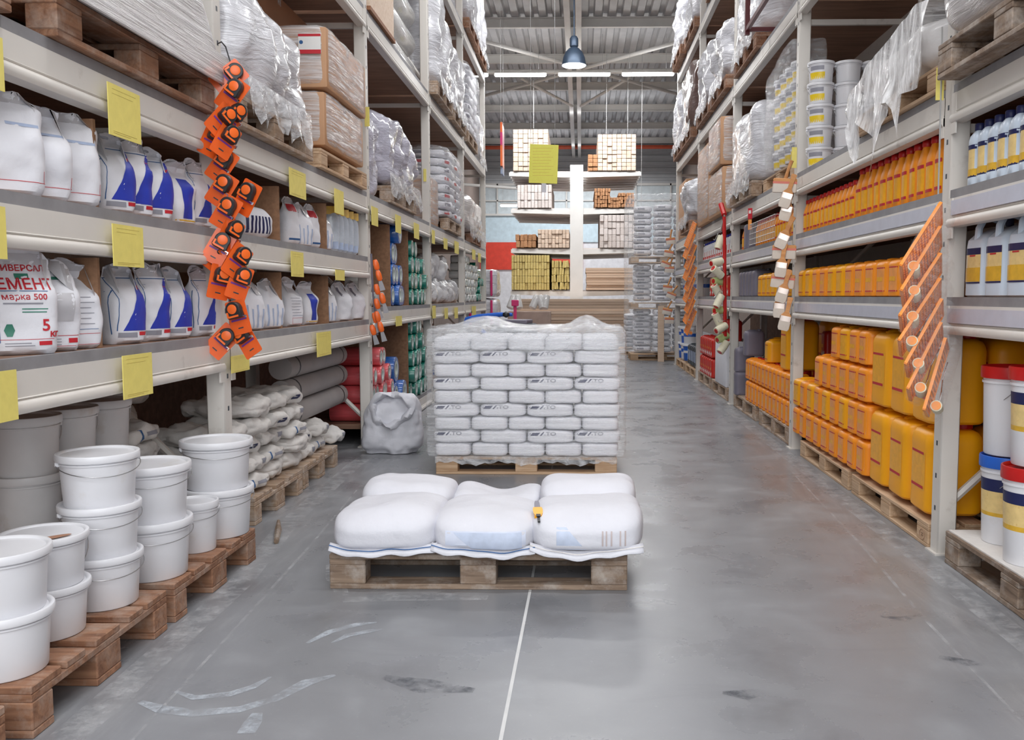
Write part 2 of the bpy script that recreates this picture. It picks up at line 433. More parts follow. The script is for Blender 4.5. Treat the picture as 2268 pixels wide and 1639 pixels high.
strip(pxs([(310, 1555), (360, 1572), (430, 1580), (530, 1572), (610, 1548), (680, 1512), (742, 1496)]), [.02, .045, .045, .04, .04, .05, .015], .0012, 'scuff_mark', M['chalk'], floor_ob)
strip(pxs([(735, 1425), (770, 1408), (820, 1398), (848, 1394)]), [.01, .03, .03, .01], .0013, 'scuff_mark', M['chalk'], floor_ob)
strip(pxs([(680, 1425), (730, 1400), (790, 1384), (835, 1379)]), [.015, .035, .035, .01], .0012, 'scuff_mark', M['chalk'], floor_ob)
strip(pxs([(545, 1625), (560, 1600), (570, 1580)]), [.05, .05, .03], .0012, 'scuff_mark', M['chalk'], floor_ob)
strip(pxs([(850, 1500), (940, 1520), (1050, 1530)]), [.03, .1, .03], .0012, 'scuff_mark', M['scuff_dark'], floor_ob)
strip(pxs([(2080, 1455), (2140, 1468), (2180, 1472)]), [.03, .06, .02], .0012, 'scuff_mark', M['scuff_dark'], floor_ob)
strip(pxs([(1600, 1535), (1650, 1540), (1700, 1530)]), [.02, .07, .02], .0012, 'scuff_mark', M['scuff_dark'], floor_ob)
strip(pxs([(1950, 1365), (2000, 1372), (2040, 1362)]), [.02, .05, .02], .0012, 'scuff_mark', M['scuff_dark'], floor_ob)
strip(pxs([(760, 1330), (900, 1320), (1080, 1325)]), [.05, .12, .05], .0013, 'powder_spill', M['powder'], floor_ob)
strip(pxs([(760, 1320), (740, 1280), (735, 1250)]), [.05, .07, .05], .0013, 'powder_spill', M['powder'], floor_ob)
for sx, pts in ((1, [(1.50, 1.6), (1.53, 4), (1.54, 7), (1.55, 10), (1.55, 14)]), (-1, [(-1.36, 1.8), (-1.40, 3.6), (-1.52, 4.6), (-1.58, 6.2), (-1.55, 7.4)])):
    strip([(x, y, 0) for x, y in pts], .11, .0011, 'powder_spill', M['powder'], floor_ob)
strip([(1.22, 2.2, 0), (1.26, 3.2, 0), (1.34, 4.3, 0), (1.42, 6.0, 0)], [.008, .014, .014, .01], .0012, 'powder_spill', M['powder'], floor_ob)
strip([(-1.18, 2.0, 0), (-1.22, 3.0, 0), (-1.28, 4.2, 0), (-1.36, 5.4, 0)], [.008, .012, .014, .01], .0012, 'powder_spill', M['powder'], floor_ob)

def tray_roof():
    g = G(); prof = []; x = -9.0
    while x < 9.0:
        prof += [(x, 7.22), (x+.15, 7.22), (x+.18, 7.29), (x+.27, 7.29)]; x += .30
    g.loft([[(a, -2.2, b) for a, b in prof], [(a, 38, b) for a, b in prof]], cap=(False, False), closed=False)
    return g
M['roof'] = mat('galvanised_roof_sheet', srgb(190, 191, 193), .5, .1, .14, 2)
M['steel'] = mat('pale_roof_steel', srgb(222, 220, 216), .5, .05, .06, 3)
tag(tray_roof().ob('ceiling', M['roof'], smooth=False), 'corrugated steel roof deck', kind='structure')
n_ = 0
def trim(g, m, label):
    global n_; n_ += 1
    return tag(g.ob('trim_%d' % n_, m, smooth=False), label, kind='structure')
for k in range(12):
    y = 2.2 + 3.0*k
    g = G().box(-9, 9, y-.05, y+.05, 7.0, 7.02).box(-9, 9, y-.006, y+.006, 7.02, 7.2).box(-9, 9, y-.06, y+.06, 7.19, 7.215)
    trim(g, M['steel'], 'roof purlin running across the aisle')
g = G()
for x in (-.28, -.05): g.box(x-.06, x+.06, -2.2, 37.4, 6.74, 6.76).box(x-.012, x+.012, -2.2, 37.4, 6.76, 6.97).box(x-.06, x+.06, -2.2, 37.4, 6.97, 6.99)
trim(g, M['steel'], 'double roof beam along the middle of the aisle')
for a, b, r in (((-2.3, 20.7, 6.9), (2.75, 26.3, 6.9), .045), ((2.4, 20.7, 6.88), (-2.75, 26.3, 6.88), .045), ((-3.2, 23.4, 6.84), (3.2, 23.4, 6.84), .06),
                ((-.25, 27.0, 6.72), (-1.6, 24.5, 6.95), .04), ((.0, 27.0, 6.72), (1.3, 24.5, 6.95), .04)):
    trim(G().tube([a, b], r, 10), M['steel'], 'tubular roof brace')
# end wall
M['sheet'] = mat('pale_wall_sheet', srgb(196, 199, 202), .5, .1, .06, 2)
g = G(); prof = []; z = 5.7
while z < 7.3: prof += [(37.0, z), (37.0, z+.12), (37.05, z+.15), (37.05, z+.22)]; z += .25
g.loft([[(-9, a, b) for a, b in prof], [(9, a, b) for a, b in prof]], cap=(False, False), closed=False)
wb = tag(g.ob('wall_back', M['sheet'], smooth=False), 'end wall of ribbed sheet above painted bands', kind='structure')
G().box(-9, 9, 37.06, 37.2, 0, 7.3).ob('backing', mat('wall_white', srgb(236, 236, 240), .6), wb, smooth=False)
G().box(-9, .1, 37.0, 37.06, 2.25, 3.36).ob('red_band', mat('wall_red', srgb(226, 70, 52), .55), wb, smooth=False)
G().box(-9, 9, 37.0, 37.06, 3.36, 4.46).ob('blue_band', mat('wall_pale_blue', srgb(206, 226, 236), .5), wb, smooth=False)
G().box(-9, 9, 36.9, 37.0, 4.42, 4.5).ob('rail', M['steel'], wb, smooth=False)
g = G()
for k in range(13): g.box(-9+1.4*k, -8.94+1.4*k, 36.94, 37.0, 4.5, 5.7)
g.box(-9, 9, 36.94, 37.0, 5.62, 5.72).box(-9, 9, 36.94, 37.0, 5.0, 5.05)
w1 = tag(G().box(-9, 9, 37.02, 37.06, 4.5, 5.7).ob('window_1', mat('frosted_window', srgb(214, 224, 228), .25), smooth=False), 'strip of frosted windows high on the end wall', kind='structure')
g.ob('window_frame', M['steel'], w1, smooth=False)
trim(G().tube([(-9, 35.2, 6.86), (9, 35.2, 6.86)], .075, 10), mat('orange_pipe', srgb(206, 88, 54), .45), 'orange sprinkler pipe under the roof')
trim(G().tube([(-9, 35.5, 7.05), (9, 35.5, 7.05)], .04, 8), M['black'], 'dark cable run along the end wall')
trim(G().tube([(-6, 31, 5.1), (-1.2, 31, 4.75)], .05, 8), M['steel'], 'slanting pale tube near the end wall')
M['shade_wall'] = mat('grey_blocking_wall', srgb(120, 106, 98), .8, 0, .1)
for s, nm in ((-1, 'wall_left'), (1, 'wall_right')):  # walls added where an aisle lies, to block light from the sides
    x = 4.1*s
    tag(G().box(min(x, x+.1*s), max(x, x+.1*s), -2, 37, 0, 7.2).ob(nm, M['shade_wall'], smooth=False), 'plain wall added behind the racking to block light', kind='structure')

# ------------------------------------------------------------------ lamps
def tube_light(x, y, z, label, L=1.2):
    t = thing('tube_light', label, 'ceiling light', (x, y, z), group='fluorescent tube lights under the roof')
    G().box(-L/2, L/2, -.05, .05, .02, .07).ob('housing', M['white_paint'], t, smooth=False)
    G().loft([[(xx, .055*math.cos(a)*s, -.01+.045*math.sin(a)*s) for a in [2*math.pi*k/12 for k in range(12)]] for xx, s in
              ((-L/2, .5), (-L/2+.03, 1), (L/2-.03, 1), (L/2, .5))]).ob('diffuser', M['tube'], t)
    for s in (-1, 1): G().tube([(s*L*.35, 0, .07), (s*L*.35, 0, 7.2-z)], .004, 5).ob('wire', M['string'], t)
    return t
for i, (x, lab) in enumerate(((-2.75, 'lit tube light mostly hidden behind the left racking'), (-1.40, 'lit tube light left of the hanging lamp'),
                              (.08, 'lit tube light just under the hanging lamp'), (1.55, 'lit tube light nearest the right racking'))):
    tube_light(x, 21.4, 6.3, lab)
tube_light(-2.6, 33, 4.45, 'small far lit tube light near the pale blue wall', .6)
for yy in (14.6, 8.6, 2.8):
    for x in (-1.5, .05, 1.55): tube_light(x, yy, 6.5, 'lit tube light overhead nearer than the hanging lamp')
t = thing('high_bay_lamp', 'round dark hanging lamp with glowing mouth above the aisle', 'hanging lamp', (-.12, 16.2, 5.2))
G().lathe([(.215, -.0), (.21, .04), (.19, .14), (.15, .23), (.09, .29), (.06, .31)], 28, cap=(False, True)).ob('shade', M['lamp_dark'], t)
G().lathe([(.05, .30), (.075, .33), (.075, .46), (.05, .50)], 18).ob('gear_housing', M['lamp_dark'], t)
G().lathe([(.0, -.006), (.2, -.006), (.205, .01), (0, .03)], 28).ob('diffuser', M['bulb'], t)
G().tube([(0, 0, .5), (0, 0, 1.78)], .012, 6).ob('stem', M['lamp_dark'], t)

# ================================================================== racking
FY = [4.08 + 2.87*i for i in range(-1, 5)]         # camera side of each upright frame
XF, DEPTH = 1.63, .98
LV = {('l', 0): (1.0, 1.48, 1.97, 3.36, 4.92), ('l', 1): (1.0, 1.48, 1.97, 3.36, 4.92)}
for b in (2, 3, 4): LV[('l', b)] = (.17, 1.09, 1.97, 3.36, 4.92)
for b in range(5): LV[('r', b)] = (1.175, 1.645, 2.10, 3.43, 4.90)
PW, PD = .085, .085
def rack(side):
    s = -1 if side == 'l' else 1
    lab = ('cream painted steel pallet racking holding bags along the left of the aisle' if s < 0 else
           'cream painted steel pallet racking holding orange cans along the right of the aisle')
    t = thing('pallet_rack', lab, 'rack', (s*XF, FY[0], 0))
    def bx(g, a, b, y0, y1, z0, z1): # a, b: distance behind the front face
        return g.box(min(s*a, s*b), max(s*a, s*b), y0-FY[0], y1-FY[0], z0, z1)
    for i, y in enumerate(FY):
        for j, a in enumerate((0, DEPTH-PW)):
            u = bx(G(), a, a+PW, y, y+PD, 0, 6.6).ob('upright', M['cream'], t, bev=.006)
            if j == 0 and i > 0:
                fp = bx(G(), -.015, a+PW+.02, y-.015, y+PD+.02, 0, .008).ob('foot_plate', M['cream'], u, smooth=False)
                g = G(); z = .2
                while z < 4.6: bx(g, -.0006, .0, y+.034, y+.050, z, z+.022); z += .15
                g.ob('slot_pattern', M['dark_pl'], u, smooth=False)
        for z0, z1 in ((.24, 1.05), (1.05, 1.9), (2.15, 3.2), (3.5, 4.7)):
            lo, hi = (z0, z1) if (i % 2 == 0) else (z0, z1)
            g = G().tube([(s*(PW-.01), y+PD/2-FY[0], lo), (s*(DEPTH-PW+.01), y+PD/2-FY[0], hi)], .018, 6)
            g.ob('diagonal_brace', M['cream'], t, smooth=False)
            bx(G(), PW-.01, DEPTH-PW+.01, y+.03, y+.06, z1+.0, z1+.04).ob('brace', M['cream'], t, smooth=False)
    for b in range(5):
        y0, y1 = FY[b]+PD, FY[b+1]
        for k, z in enumerate(LV[(side, b)]):
            zt = z - .038; h = .125 if k < 4 else .12
            prof = [(0, 0), (0, -h*.62), (-.004, -h*.64), (.002, -h*.68), (-.006, -h*.72), (-.012, -h*.8), (-.012, -h*.92), (-.006, -h), (.05, -h), (.05, 0)]
            g = G().prism([(s*(a), zt+c) for a, c in prof], y0-FY[0], y1-FY[0], 'y')
            be = g.ob('beam', M['cream'], t, smooth=True)
            if side == 'r' and k in (0, 1):
                bx(G(), -.008, -.001, y0+.04, y1-.04, zt-h*.60, zt-.012).ob('label_rail', M['label_rail'], be, smooth=False)
            bx(G(), DEPTH-.05, DEPTH, y0, y1, zt-h, zt).ob('rear_beam', M['cream'], t, smooth=False)
            md = M['chip_dark']
            d = bx(G(), .03, DEPTH-.01, y0, y1, zt, z).ob('deck', md, t, smooth=False)
            bx(G(), .004, .03, y0, y1, zt, z).ob('deck_edge', M['deckedge'], d, smooth=False)
            for yy in (y0, y1-.045): bx(G(), -.004, .004, yy, yy+.045, zt-h-.05, zt).ob('connector', M['cream'], be, smooth=False)
        bx(G(), DEPTH+.30, DEPTH+.315, y0, y1, 0, 2.02).ob('shade_panel', M['chip_dark'], t, smooth=False)  # added panel that keeps the backs of the low shelves dark
    # the racking standing back to back with it: only its upper decks show
    t2 = thing('pallet_rack', 'dim brown decked racking standing back to back behind the ' + ('left' if s < 0 else 'right') + ' racking', 'rack', (s*(XF+DEPTH+.36), FY[0], 0))
    for y in FY: bx(G(), .9, .9+PW, y, y+PD, 0, 6.6).ob('upright', M['cream'], t2, smooth=False)
    for b in range(5):
        y0, y1 = FY[b]+PD, FY[b+1]
        for z in (3.40, 4.92):
            bx(G(), 0, 1.0, y0-PD, y1, z-.04, z).ob('deck', M['chip_dark'], t2, smooth=False)
            bx(G(), .95, 1.0, y0, y1, z-.16, z-.04).ob('beam', M['cream'], t2, smooth=False)
rack('l'); rack('r')
# dividers standing on the left shelves between the goods
def divider(x, y, z, d, h, lab):
    return tag(G().box(x-d, x, y, y+.016, z, z+h).ob('shelf_divider', M['chip'], smooth=False), lab, 'divider', 'chipboard dividers between the goods')
# ================================================================== shared builders
from mathutils.bvhtree import BVHTree
def decal(g, pts, faces, d, off=.0015):
    """Lay a printed shape on a surface: every point is dropped along d on to the mesh in g."""
    t = BVHTree.FromPolygons([Vector(p) for p in g.v], g.f); d = Vector(d).normalized(); out = G(); vs = []
    for p in pts:
        p = Vector(p); h = t.ray_cast(p - d*1.0, d)
        if h[0] is None: h = t.find_nearest(p)
        vs.append(h[0] - d*off)
    return out.add(vs, faces)
def pgrid(u0, u1, v0, v1, nu, nv, put):
    """Grid between the edges u0(v) and u1(v); put(u, v) gives the 3-D start point."""
    f0 = u0 if callable(u0) else (lambda v: u0); f1 = u1 if callable(u1) else (lambda v: u1)
    pts = []; fs = []
    for j in range(nv+1):
        v = v0 + (v1-v0)*j/nv
        for i in range(nu+1): pts.append(put(f0(v) + (f1(v)-f0(v))*i/nu, v))
    for j in range(nv):
        for i in range(nu):
            a = j*(nu+1)+i; fs.append((a, a+1, a+nu+2, a+nu+1))
    return pts, fs
def words_on(g, s, size, put, d, bold=0.0, off=.002, align='CENTER', sx=1.0):
    vs, fs = text2d(s, size, bold, align)
    return decal(g, [put(v[0]*sx, v[1]) for v in vs], fs, d, off)

_pal = {}
def pallet(mk, loc, label, rz=0, group='wooden pallets', scale=None):
    if mk not in _pal:
        m = M[mk]; t = thing('wooden_pallet', '', 'pallet')
        g = G(); 
        for y, wd in ((-.3275, .145), (-.18, .10), (0, .145), (.18, .10), (.3275, .145)): g.box(-.6, .6, y-wd/2, y+wd/2, .122, .144)
        g.ob('deck_boards', m, t, smooth=False, bev=.003)
        for x in (-.5275, 0, .5275): G().box(x-.0725, x+.0725, -.4, .4, .1, .122).ob('stringer', m, t, smooth=False, bev=.003)
        for x in (-.5275, 0, .5275):
            for y, wd in ((-.35, .1), (0, .145), (.35, .1)):
                G().box(x-.0725, x+.0725, y-wd/2, y+wd/2, .022, .1).ob('block', m, t, smooth=False, bev=.004)
        for y, wd in ((-.35, .1), (0, .145), (.35, .1)): G().box(-.6, .6, y-wd/2, y+wd/2, 0, .022).ob('skid', m, t, smooth=False, bev=.003)
        _pal[mk] = Kind(t)
    return _pal[mk].put(loc, rz, label, group, scale=scale)

# ================================================================== the two pallets standing in the aisle
pallet('wood_old', (-.412, 3.945, 0), 'worn grey pallet in the aisle under the loose white sacks', R(.3))
pallet('wood_new', (-.357, 6.30, 0), 'pale pallet under the film-wrapped stack of white sacks in the aisle', scale=(1, 1, .81))
PT = .1445
# --- big loose white sacks on the front pallet
def big_sack(name, cx, cy, w_, d_, h, seed, label, rz=0, seam=True, sag=0, prints=None, zb=PT):
    def fn(q):
        k = 1 - .10*abs(q.x/(w_/2))**2
        q.z = q.z*(1 - sag*math.exp(-(q.x/(w_*.28))**2)) * (1 + .05*math.sin(q.x*9+seed))
        q.z *= 1 - .16*max(0, -q.y/(d_/2))**3
        if q.z < .018: q.z = q.z*.35
        return q
    g = lump(w_, d_, h, 4.2, .010, 5, seed, 22, .20, 0, fn, axis=1)
    t = thing(name, label, 'sack', (cx, cy, zb), rz, 'loose white sacks on the front pallet')
    g.ob('bag', M['weave'], t)
    if seam:   # flat sewn edge that hangs along the front of the bag
        n = 24; top = []; low = []
        for i in range(n+1):
            u = -1+2*i/n; x = u*w_*.495
            y = -d_*.475 - .010*(1-u*u) + .006*math.sin(7*u+seed)
            z = .030 - .012*(1-u*u) + .006*math.sin(3.1*u+seed) + .012*abs(u)**3
            top.append((x, y+.02, z+.012)); low.append((x, y-.012, z-.016+.004*math.sin(11*u)))
        s = G().add(top+low, [(i, i+1, n+2+i, n+1+i) for i in range(n)])
        o = s.ob('sewn_edge', M['weave'], t)
        md = o.modifiers.new('thick', 'SOLIDIFY'); md.thickness = .004
        G().tube([((a[0]*.6+b[0]*.4), (a[1]*.6+b[1]*.4)-.004, a[2]*.6+b[2]*.4+.003) for a, b in zip(top, low)], .0022, 5).ob('stitching', M['navyline'] if seed % 2 else M['paper_old'], t)
    return t, g
big_sack('white_sack', -.79, 4.165, .425, .40, .185, 3, 'loose white sack at the back left corner of the front pallet', R(.8), False)
big_sack('white_sack', -.385, 4.19, .41, .38, .155, 4, 'sagging white sack at the back of the front pallet between two fuller ones', R(-.6), False, .25)
big_sack('white_sack', .035, 4.165, .44, .40, .20, 5, 'loose white sack at the back right corner of the front pallet', R(-.7), False)
big_sack('white_sack', -.79, 3.75, .435, .49, .172, 7, 'loose plain white sack at the front left corner of the front pallet', R(.6))
t, g = big_sack('white_sack', -.385, 3.75, .42, .50, .165, 9, 'loose white sack in the front middle with a pale blue printed panel', R(-.3))
p, f = pgrid(-.15, .17, .03, .105, 12, 4, lambda u, v: (u, -.3, v))
M['pale_blue'] = mat('faded_blue_print', srgb(214, 220, 236), .6, 0, .05, 30)
M['pale_blue2'] = mat('faded_streaked_print', srgb(196, 206, 226), .6, 0, .1, 30)
decal(g, p, f, (0, 1, 0), .002).ob('faded_print', M['pale_blue'], t)
p, f = pgrid(lambda v: -.04 - (v-.03)*1.1, .155, .034, .10, 12, 4, lambda u, v: (u, -.3, v))
decal(g, p, f, (0, 1, 0), .003).ob('faded_print', M['pale_blue2'], t)
t, g = big_sack('white_sack', .03, 3.75, .455, .50, .18, 12, 'loose white sack at the front right corner with streaked faded print', R(-.8))
p, f = pgrid(-.12, lambda v: -.0-(v-.03)*.9, .03, .12, 10, 4, lambda u, v: (u, -.3, v))
decal(g, p, f, (0, 1, 0), .002).ob('faded_print', M['pale_blue2'], t)
M['brown_smear'] = mat('brown_smear', srgb(196, 182, 180), .6)
for k, x in enumerate((.06, .075, .095, .13, .15)):
    p, f = pgrid(x, x+.006, .05, .11, 1, 5, lambda u, v: (u, -.3, v))
    decal(g, p, f, (0, 1, 0), .002).ob('faded_print', M['brown_smear'], t)
# --- knife left lying between the sacks
kn = thing('utility_knife', 'yellow and black utility knife left between the front white sacks', 'knife', (-.170, 3.60, PT+.152), rot=(R(14), 0, R(6)))
G().loft([[(-.016+.0*s, y, -.006), (.016, y, -.006), (.017*s, y, .008), (-.017*s, y, .008)] for y, s in ((-.02, .7), (.0, 1.1), (.03, 1.2), (.05, 1.0))]).ob('grip', M['can'], kn)
G().loft([[(-.012*s, y, -.005), (.012*s, y, -.005), (.012*s, y, .006), (-.012*s, y, .006)] for y, s in ((.05, 1), (.09, .9), (.11, .6))]).ob('handle', M['grey_pl'], kn)
G().box(-.005, .005, -.065, -.018, -.002, .004).box(-.009, .009, -.03, -.012, .006, .0095).ob('blade_slider', M['black'], kn)

# --- film-wrapped stack of sacks
def put_front(u, v): return (u, -.4, v)
def stack_bag(w_, d_, h, seed, logo):
    t = thing('white_sack', '', 'sack')
    g = lump(w_, d_, h, 8, .003, 9, seed, 12, .22 if logo else .06, 0, None, 0)
    g.ob('bag', M['paper'], t)
    if logo:
        p, f = pgrid(lambda v: -.17+(v-h*.66)*.9, lambda v: -.08+(v-h*.66)*.9, h*.62, h*.93, 6, 3, put_front)
        decal(g, p, f, (0, 1, 0)).ob('printed_mark', M['navy'], t)
        p, f = pgrid(lambda v: -.065+(v-h*.66)*.9, lambda v: -.055+(v-h*.66)*.9, h*.62, h*.9, 2, 3, put_front)
        decal(g, p, f, (0, 1, 0)).ob('printed_mark', M['navy'], t)
        words_on(g, 'ITO', .032, lambda x, y: (x+.0, -.4, h*.76+y), (0, 1, 0), .0006, sx=1.5).ob('printed_letters', M['greyprint'], t)
    return Kind(t)
endk = [stack_bag(.240, .396, .0855, 20+i, False) for i in range(4)]
lonk = [stack_bag(.306, .392, .0855, 30+i, i != 2) for i in range(3)]
rows = [5, 4, 5, 4, 5, 4, 5, 4, 5]
random.seed(5)
rn = ['bottom', 'second', 'third', 'fourth', 'fifth', 'sixth', 'seventh', 'eighth', 'top']
for r_, n in enumerate(rows):
    z = .1175 + .002 + r_*.0880
    for back in (0, 1):
        for i in range(n):
            if n == 5: x = -.357 + (i-2)*.246; kd = endk[(i+r_*3) % 4]
            else: x = -.357 + (-.468, -.155, .157, .470)[i]; kd = lonk[(0, 2, 0, 1)[i] if r_ % 4 == 1 else (0, 1, 0, 2)[i]]
            y = 6.10 + .402*back + random.uniform(-.006, .006)*(1-back)
            lab = ('white sack in the rear of the wrapped stack behind its front face' if back else
                   '%s sack from the left in the %s row of the wrapped stack' % (ORD[i], rn[r_]))
            kd.put((x + random.uniform(-.0015, .0015), y, z), R(random.uniform(-.2, .2)), lab, 'white sacks in the wrapped stack')
def topfn(q):
    if q.z > .74:
        k = (q.z-.74)/.095
        q.z += k*(.075*math.exp(-((q.x+.30)/.17)**2 - ((q.y+.1)/.3)**2) + .08*math.exp(-((q.x-.40)/.11)**2 - ((q.y+.1)/.3)**2) + .02*nz(q, 14, 5))
    return q
g = lump(1.32, .92, .84, 30, .012, 7, 9, 30, 0, 0, topfn)
film_ob = tag(g.ob('stretch_film', M['stretch'], loc=(-.357, 6.30, .1185)), 'clear stretch film pulled tight round the stacked white sacks', 'plastic film')
M['cap_film'] = film('gathered_film', .26, fr=6, scale=(1, 1, 3), strength=1.0, rough=.1)
def capfn(q):
    q = topfn(Vector((q.x, q.y, q.z+.70))) - Vector((0, 0, .70))
    if q.z < .07: q.z -= .05*abs(math.sin(q.x*7+1)) + .04*nz((q.x, 0, 0), 9, 4)
    return q
gt = lump(1.31, .912, .13, 18, .006, 9, 31, 30, 0, 0, capfn)
gt.f = [f for f in gt.f if not all(abs(gt.v[i][0]) < .635 and abs(gt.v[i][1]) < .44 and gt.v[i][2] < .085 for i in f)]; gt.m = [0]*len(gt.f)
gt.ob('gathered_top', M['cap_film'], film_ob, loc=(0, 0, .72))
g = G(); n = 40; a = []; b = []
for i in range(n+1):
    x = -.96+1.2*i/n; a.append((x, 5.888+.003*math.sin(i*1.7), .122)); b.append((x, 5.890+.004*math.sin(i*.9), .075+.010*math.sin(i*.55)+.008*math.sin(i*1.9)))
tag(g.add(a+b, [(i, i+1, n+2+i, n+1+i) for i in range(n)]).ob('film_skirt', M['wrap_clear']), 'torn lower edge of clear film hanging over the pale pallet', 'plastic film')

# --- open sack on the floor by the left racking
def osfn(q):
    t = q.z/.45
    q.x *= 1.08 - .28*t; q.y *= 1.05 - .2*t
    q.x += .03*t; q.y += .02*math.sin(q.x*14)*t
    return q
p0 = atz(862, 998, 0)
t = thing('open_sack', 'white woven sack with a rolled open mouth on the floor by the left racking', 'sack', (-1.43, 6.74, 0), R(4))
g = lump(.46, .26, .45, 3.6, .026, 8, 44, 26, 0, .02, osfn); g.ob('bag', M['weave'], t)
rings = []
for j in range(9):        # the collapsed mouth folded out over the front
    k = j/8; r = .165 - .055*math.sin(k*math.pi*.5); ring = []
    for i in range(28):
        a = 2*math.pi*i/28; rr = r*(1 + .07*math.sin(3*a+1) + .05*math.sin(7*a+k*3))
        ring.append((.02+rr*math.cos(a), -.135 - .05*math.sin(k*math.pi) + .05*k*1.3 + .03*math.sin(a)*.5 + .016*math.sin(5*a+k*2) + .008*math.sin(9*a+k*5), .345 + rr*.82*math.sin(a) + .01*math.sin(6*a+k*4)))
    rings.append(ring)
G().loft(rings, cap=(False, True)).ob('rolled_mouth', M['weave'], t)
t.location.z = 0.0
# --- scrap on the floor
q0 = atz(612, 1205, 0); q1 = atz(617, 1158, 0)
g = G().tube([(q0.x, q0.y, .012), ((q0.x+q1.x)/2+.004, (q0.y+q1.y)/2, .014), (q1.x, q1.y, .010)], [.012, .017, .008], 7)
tag(g.ob('broken_stick', M['wood_old']), 'short broken stick lying on the floor by the left pallets', 'stick')
# ================================================================== left side: buckets
RZL, RZR = R(90), R(-90)          # front of a thing turned to the aisle
def bucket(r, h, body='white_pl', lid='white_pl', hang=80, band=None, lidrim=None):
    t = thing('plastic_bucket', '', 'bucket')
    G().lathe([(r*.86, 0), (r*.88, .004), (r*.955, h*.80), (r*1.0, h*.805), (r*1.0, h*.83), (r*.96, h*.835), (r*.965, h*.9)], 36).ob('body', M[body], t)
    l = G().lathe([(r*.97, h*.86), (r*1.05, h*.862), (r*1.06, h*.885), (r*1.06, h*.975), (r*1.045, h*.99), (r*1.0, h*.995), (r*.96, h*.985), (r*.93, h*.955), (r*.5, h*.95), (0, h*.95)], 36, cap=(False, True)).ob('lid', M[lid], t)
    pts = []
    a0 = R(hang)
    for i in range(19):
        a = math.pi*i/18
        x = r*1.05*math.cos(a); k = r*1.07*math.sin(a)
        pts.append((x, -k*math.sin(a0) - .004, h*.80 - k*math.cos(a0)))
    hd = G().tube(pts, .0016, 6).ob('bail_handle', M['wire'], t)
    for s in (-1, 1): G().box(s*r*1.0-.008, s*r*1.0+.008, -.012, .008, h*.77, h*.86).ob('handle_lug', M[body], t, bev=.003)
    if band:
        for bd in band:
            z0, z1, mk = bd[:3]; k0, k1 = .86+.095*z0/.8, .86+.095*z1/.8
            if len(bd) > 3:
                G().loft([[((r*k_+.0012)*math.sin(R(a)), -(r*k_+.0012)*math.cos(R(a)), h*z) for a in [bd[3]+(bd[4]-bd[3])*q/10 for q in range(11)]] for z, k_ in ((z0, k0), (z1, k1))], cap=(False, False), closed=False).ob('label', M[mk], t)
                continue
            G().lathe([(r*k0+.0012, h*z0), (r*k1+.0012, h*z1)], 36, cap=(False, False)).ob('printed_band', M[mk], t)
    return Kind(t)
bA, bB, bC, bD = bucket(.124, .178, hang=25), bucket(.120, .160, hang=28), bucket(.122, .178, hang=75), bucket(.140, .216, hang=78)
bE, bF = bucket(.143, .212, hang=80), bucket(.088, .205, hang=75)
GB = 'white buckets stacked on the left pallets'
Z0 = .146
for i in range(2): bA.put((-1.60, 2.40, Z0+i*.170), R(70), ('bottom' if i == 0 else 'top') + ' white bucket of the nearest stack, cut by the frame edge', GB)
bB.put((-1.645, 2.68, Z0), R(60), 'bottom white bucket under the one with a brown-stained lid', GB)
st = bB.put((-1.645, 2.68, Z0+.154), R(50), 'white bucket with a brown stain on its lid, second stack from the near end', GB)
g = G(); n = 14; ring = [(-.005+.06*math.cos(2*math.pi*k/n), -.075+.018*math.sin(2*math.pi*k/n), .1565) for k in range(n)]
g.add(ring, [tuple(range(n))]).ob('lid_stain', mat('brown_stain', srgb(176, 130, 104), .6), st)
for i in range(3): bC.put((-1.615, 2.955, Z0+i*.170), R(40), ('bottom', 'middle', 'top')[i] + ' white bucket of the only stack three buckets tall', GB)
for i in range(2): bD.put((-1.60, 3.272, Z0+i*.207), R(35), ('bottom' if i == 0 else 'top') + ' white bucket of the wide stack behind the three-high one', GB)
for i in range(2): bE.put((-1.583, 3.855, Z0+i*.206), R(30), ('bottom' if i == 0 else 'top') + ' white bucket of the farthest stack, on the pallet end', GB)
bF.put((-1.575, 3.60, Z0), R(30), 'narrow white bucket standing alone between two tall stacks', GB)
bG = bucket(.112, .212, 'white_pl2', 'white_pl2', 20)
k = 0
for j, (x, y) in enumerate(((-1.95, 3.10), (-1.95, 3.345), (-1.95, 3.60))):
    for i in range(3):
        o = bG.put((x, y, Z0+i*.2035), R(50), '%s dusty bucket in the %s stack back under the left shelf' % (('bottom', 'middle', 'top')[i], ('nearest', 'middle', 'farthest')[j]), 'dusty buckets back under the left shelf')
        if (i, j) == (1, 1):
            G().loft([[(.109*math.sin(a), -.109*math.cos(a), z) for a in [.1*q for q in range(5)]] for z in (.05, .16)], cap=(False, False), closed=False).ob('label', M['gold'], o)
pallet('wood_brown', (-2.06, 1.785, 0), 'brown pallet under the nearest bucket stack at the frame edge', 0)
pallet('wood_brown', (-2.06, 2.685, 0), 'brown pallet under the three-high bucket stack', R(.4))
pallet('wood_brown', (-2.06, 3.555, 0), 'brown pallet under the two farthest bucket stacks', R(-.4))
pallet('wood_mid', (-2.27, 4.93, 0), 'dusty pallet under the taller heap of paper sacks', 0)
pallet('wood_mid', (-2.29, 5.80, 0), 'dusty pallet under the low heap of paper sacks by the open sack', R(.6))

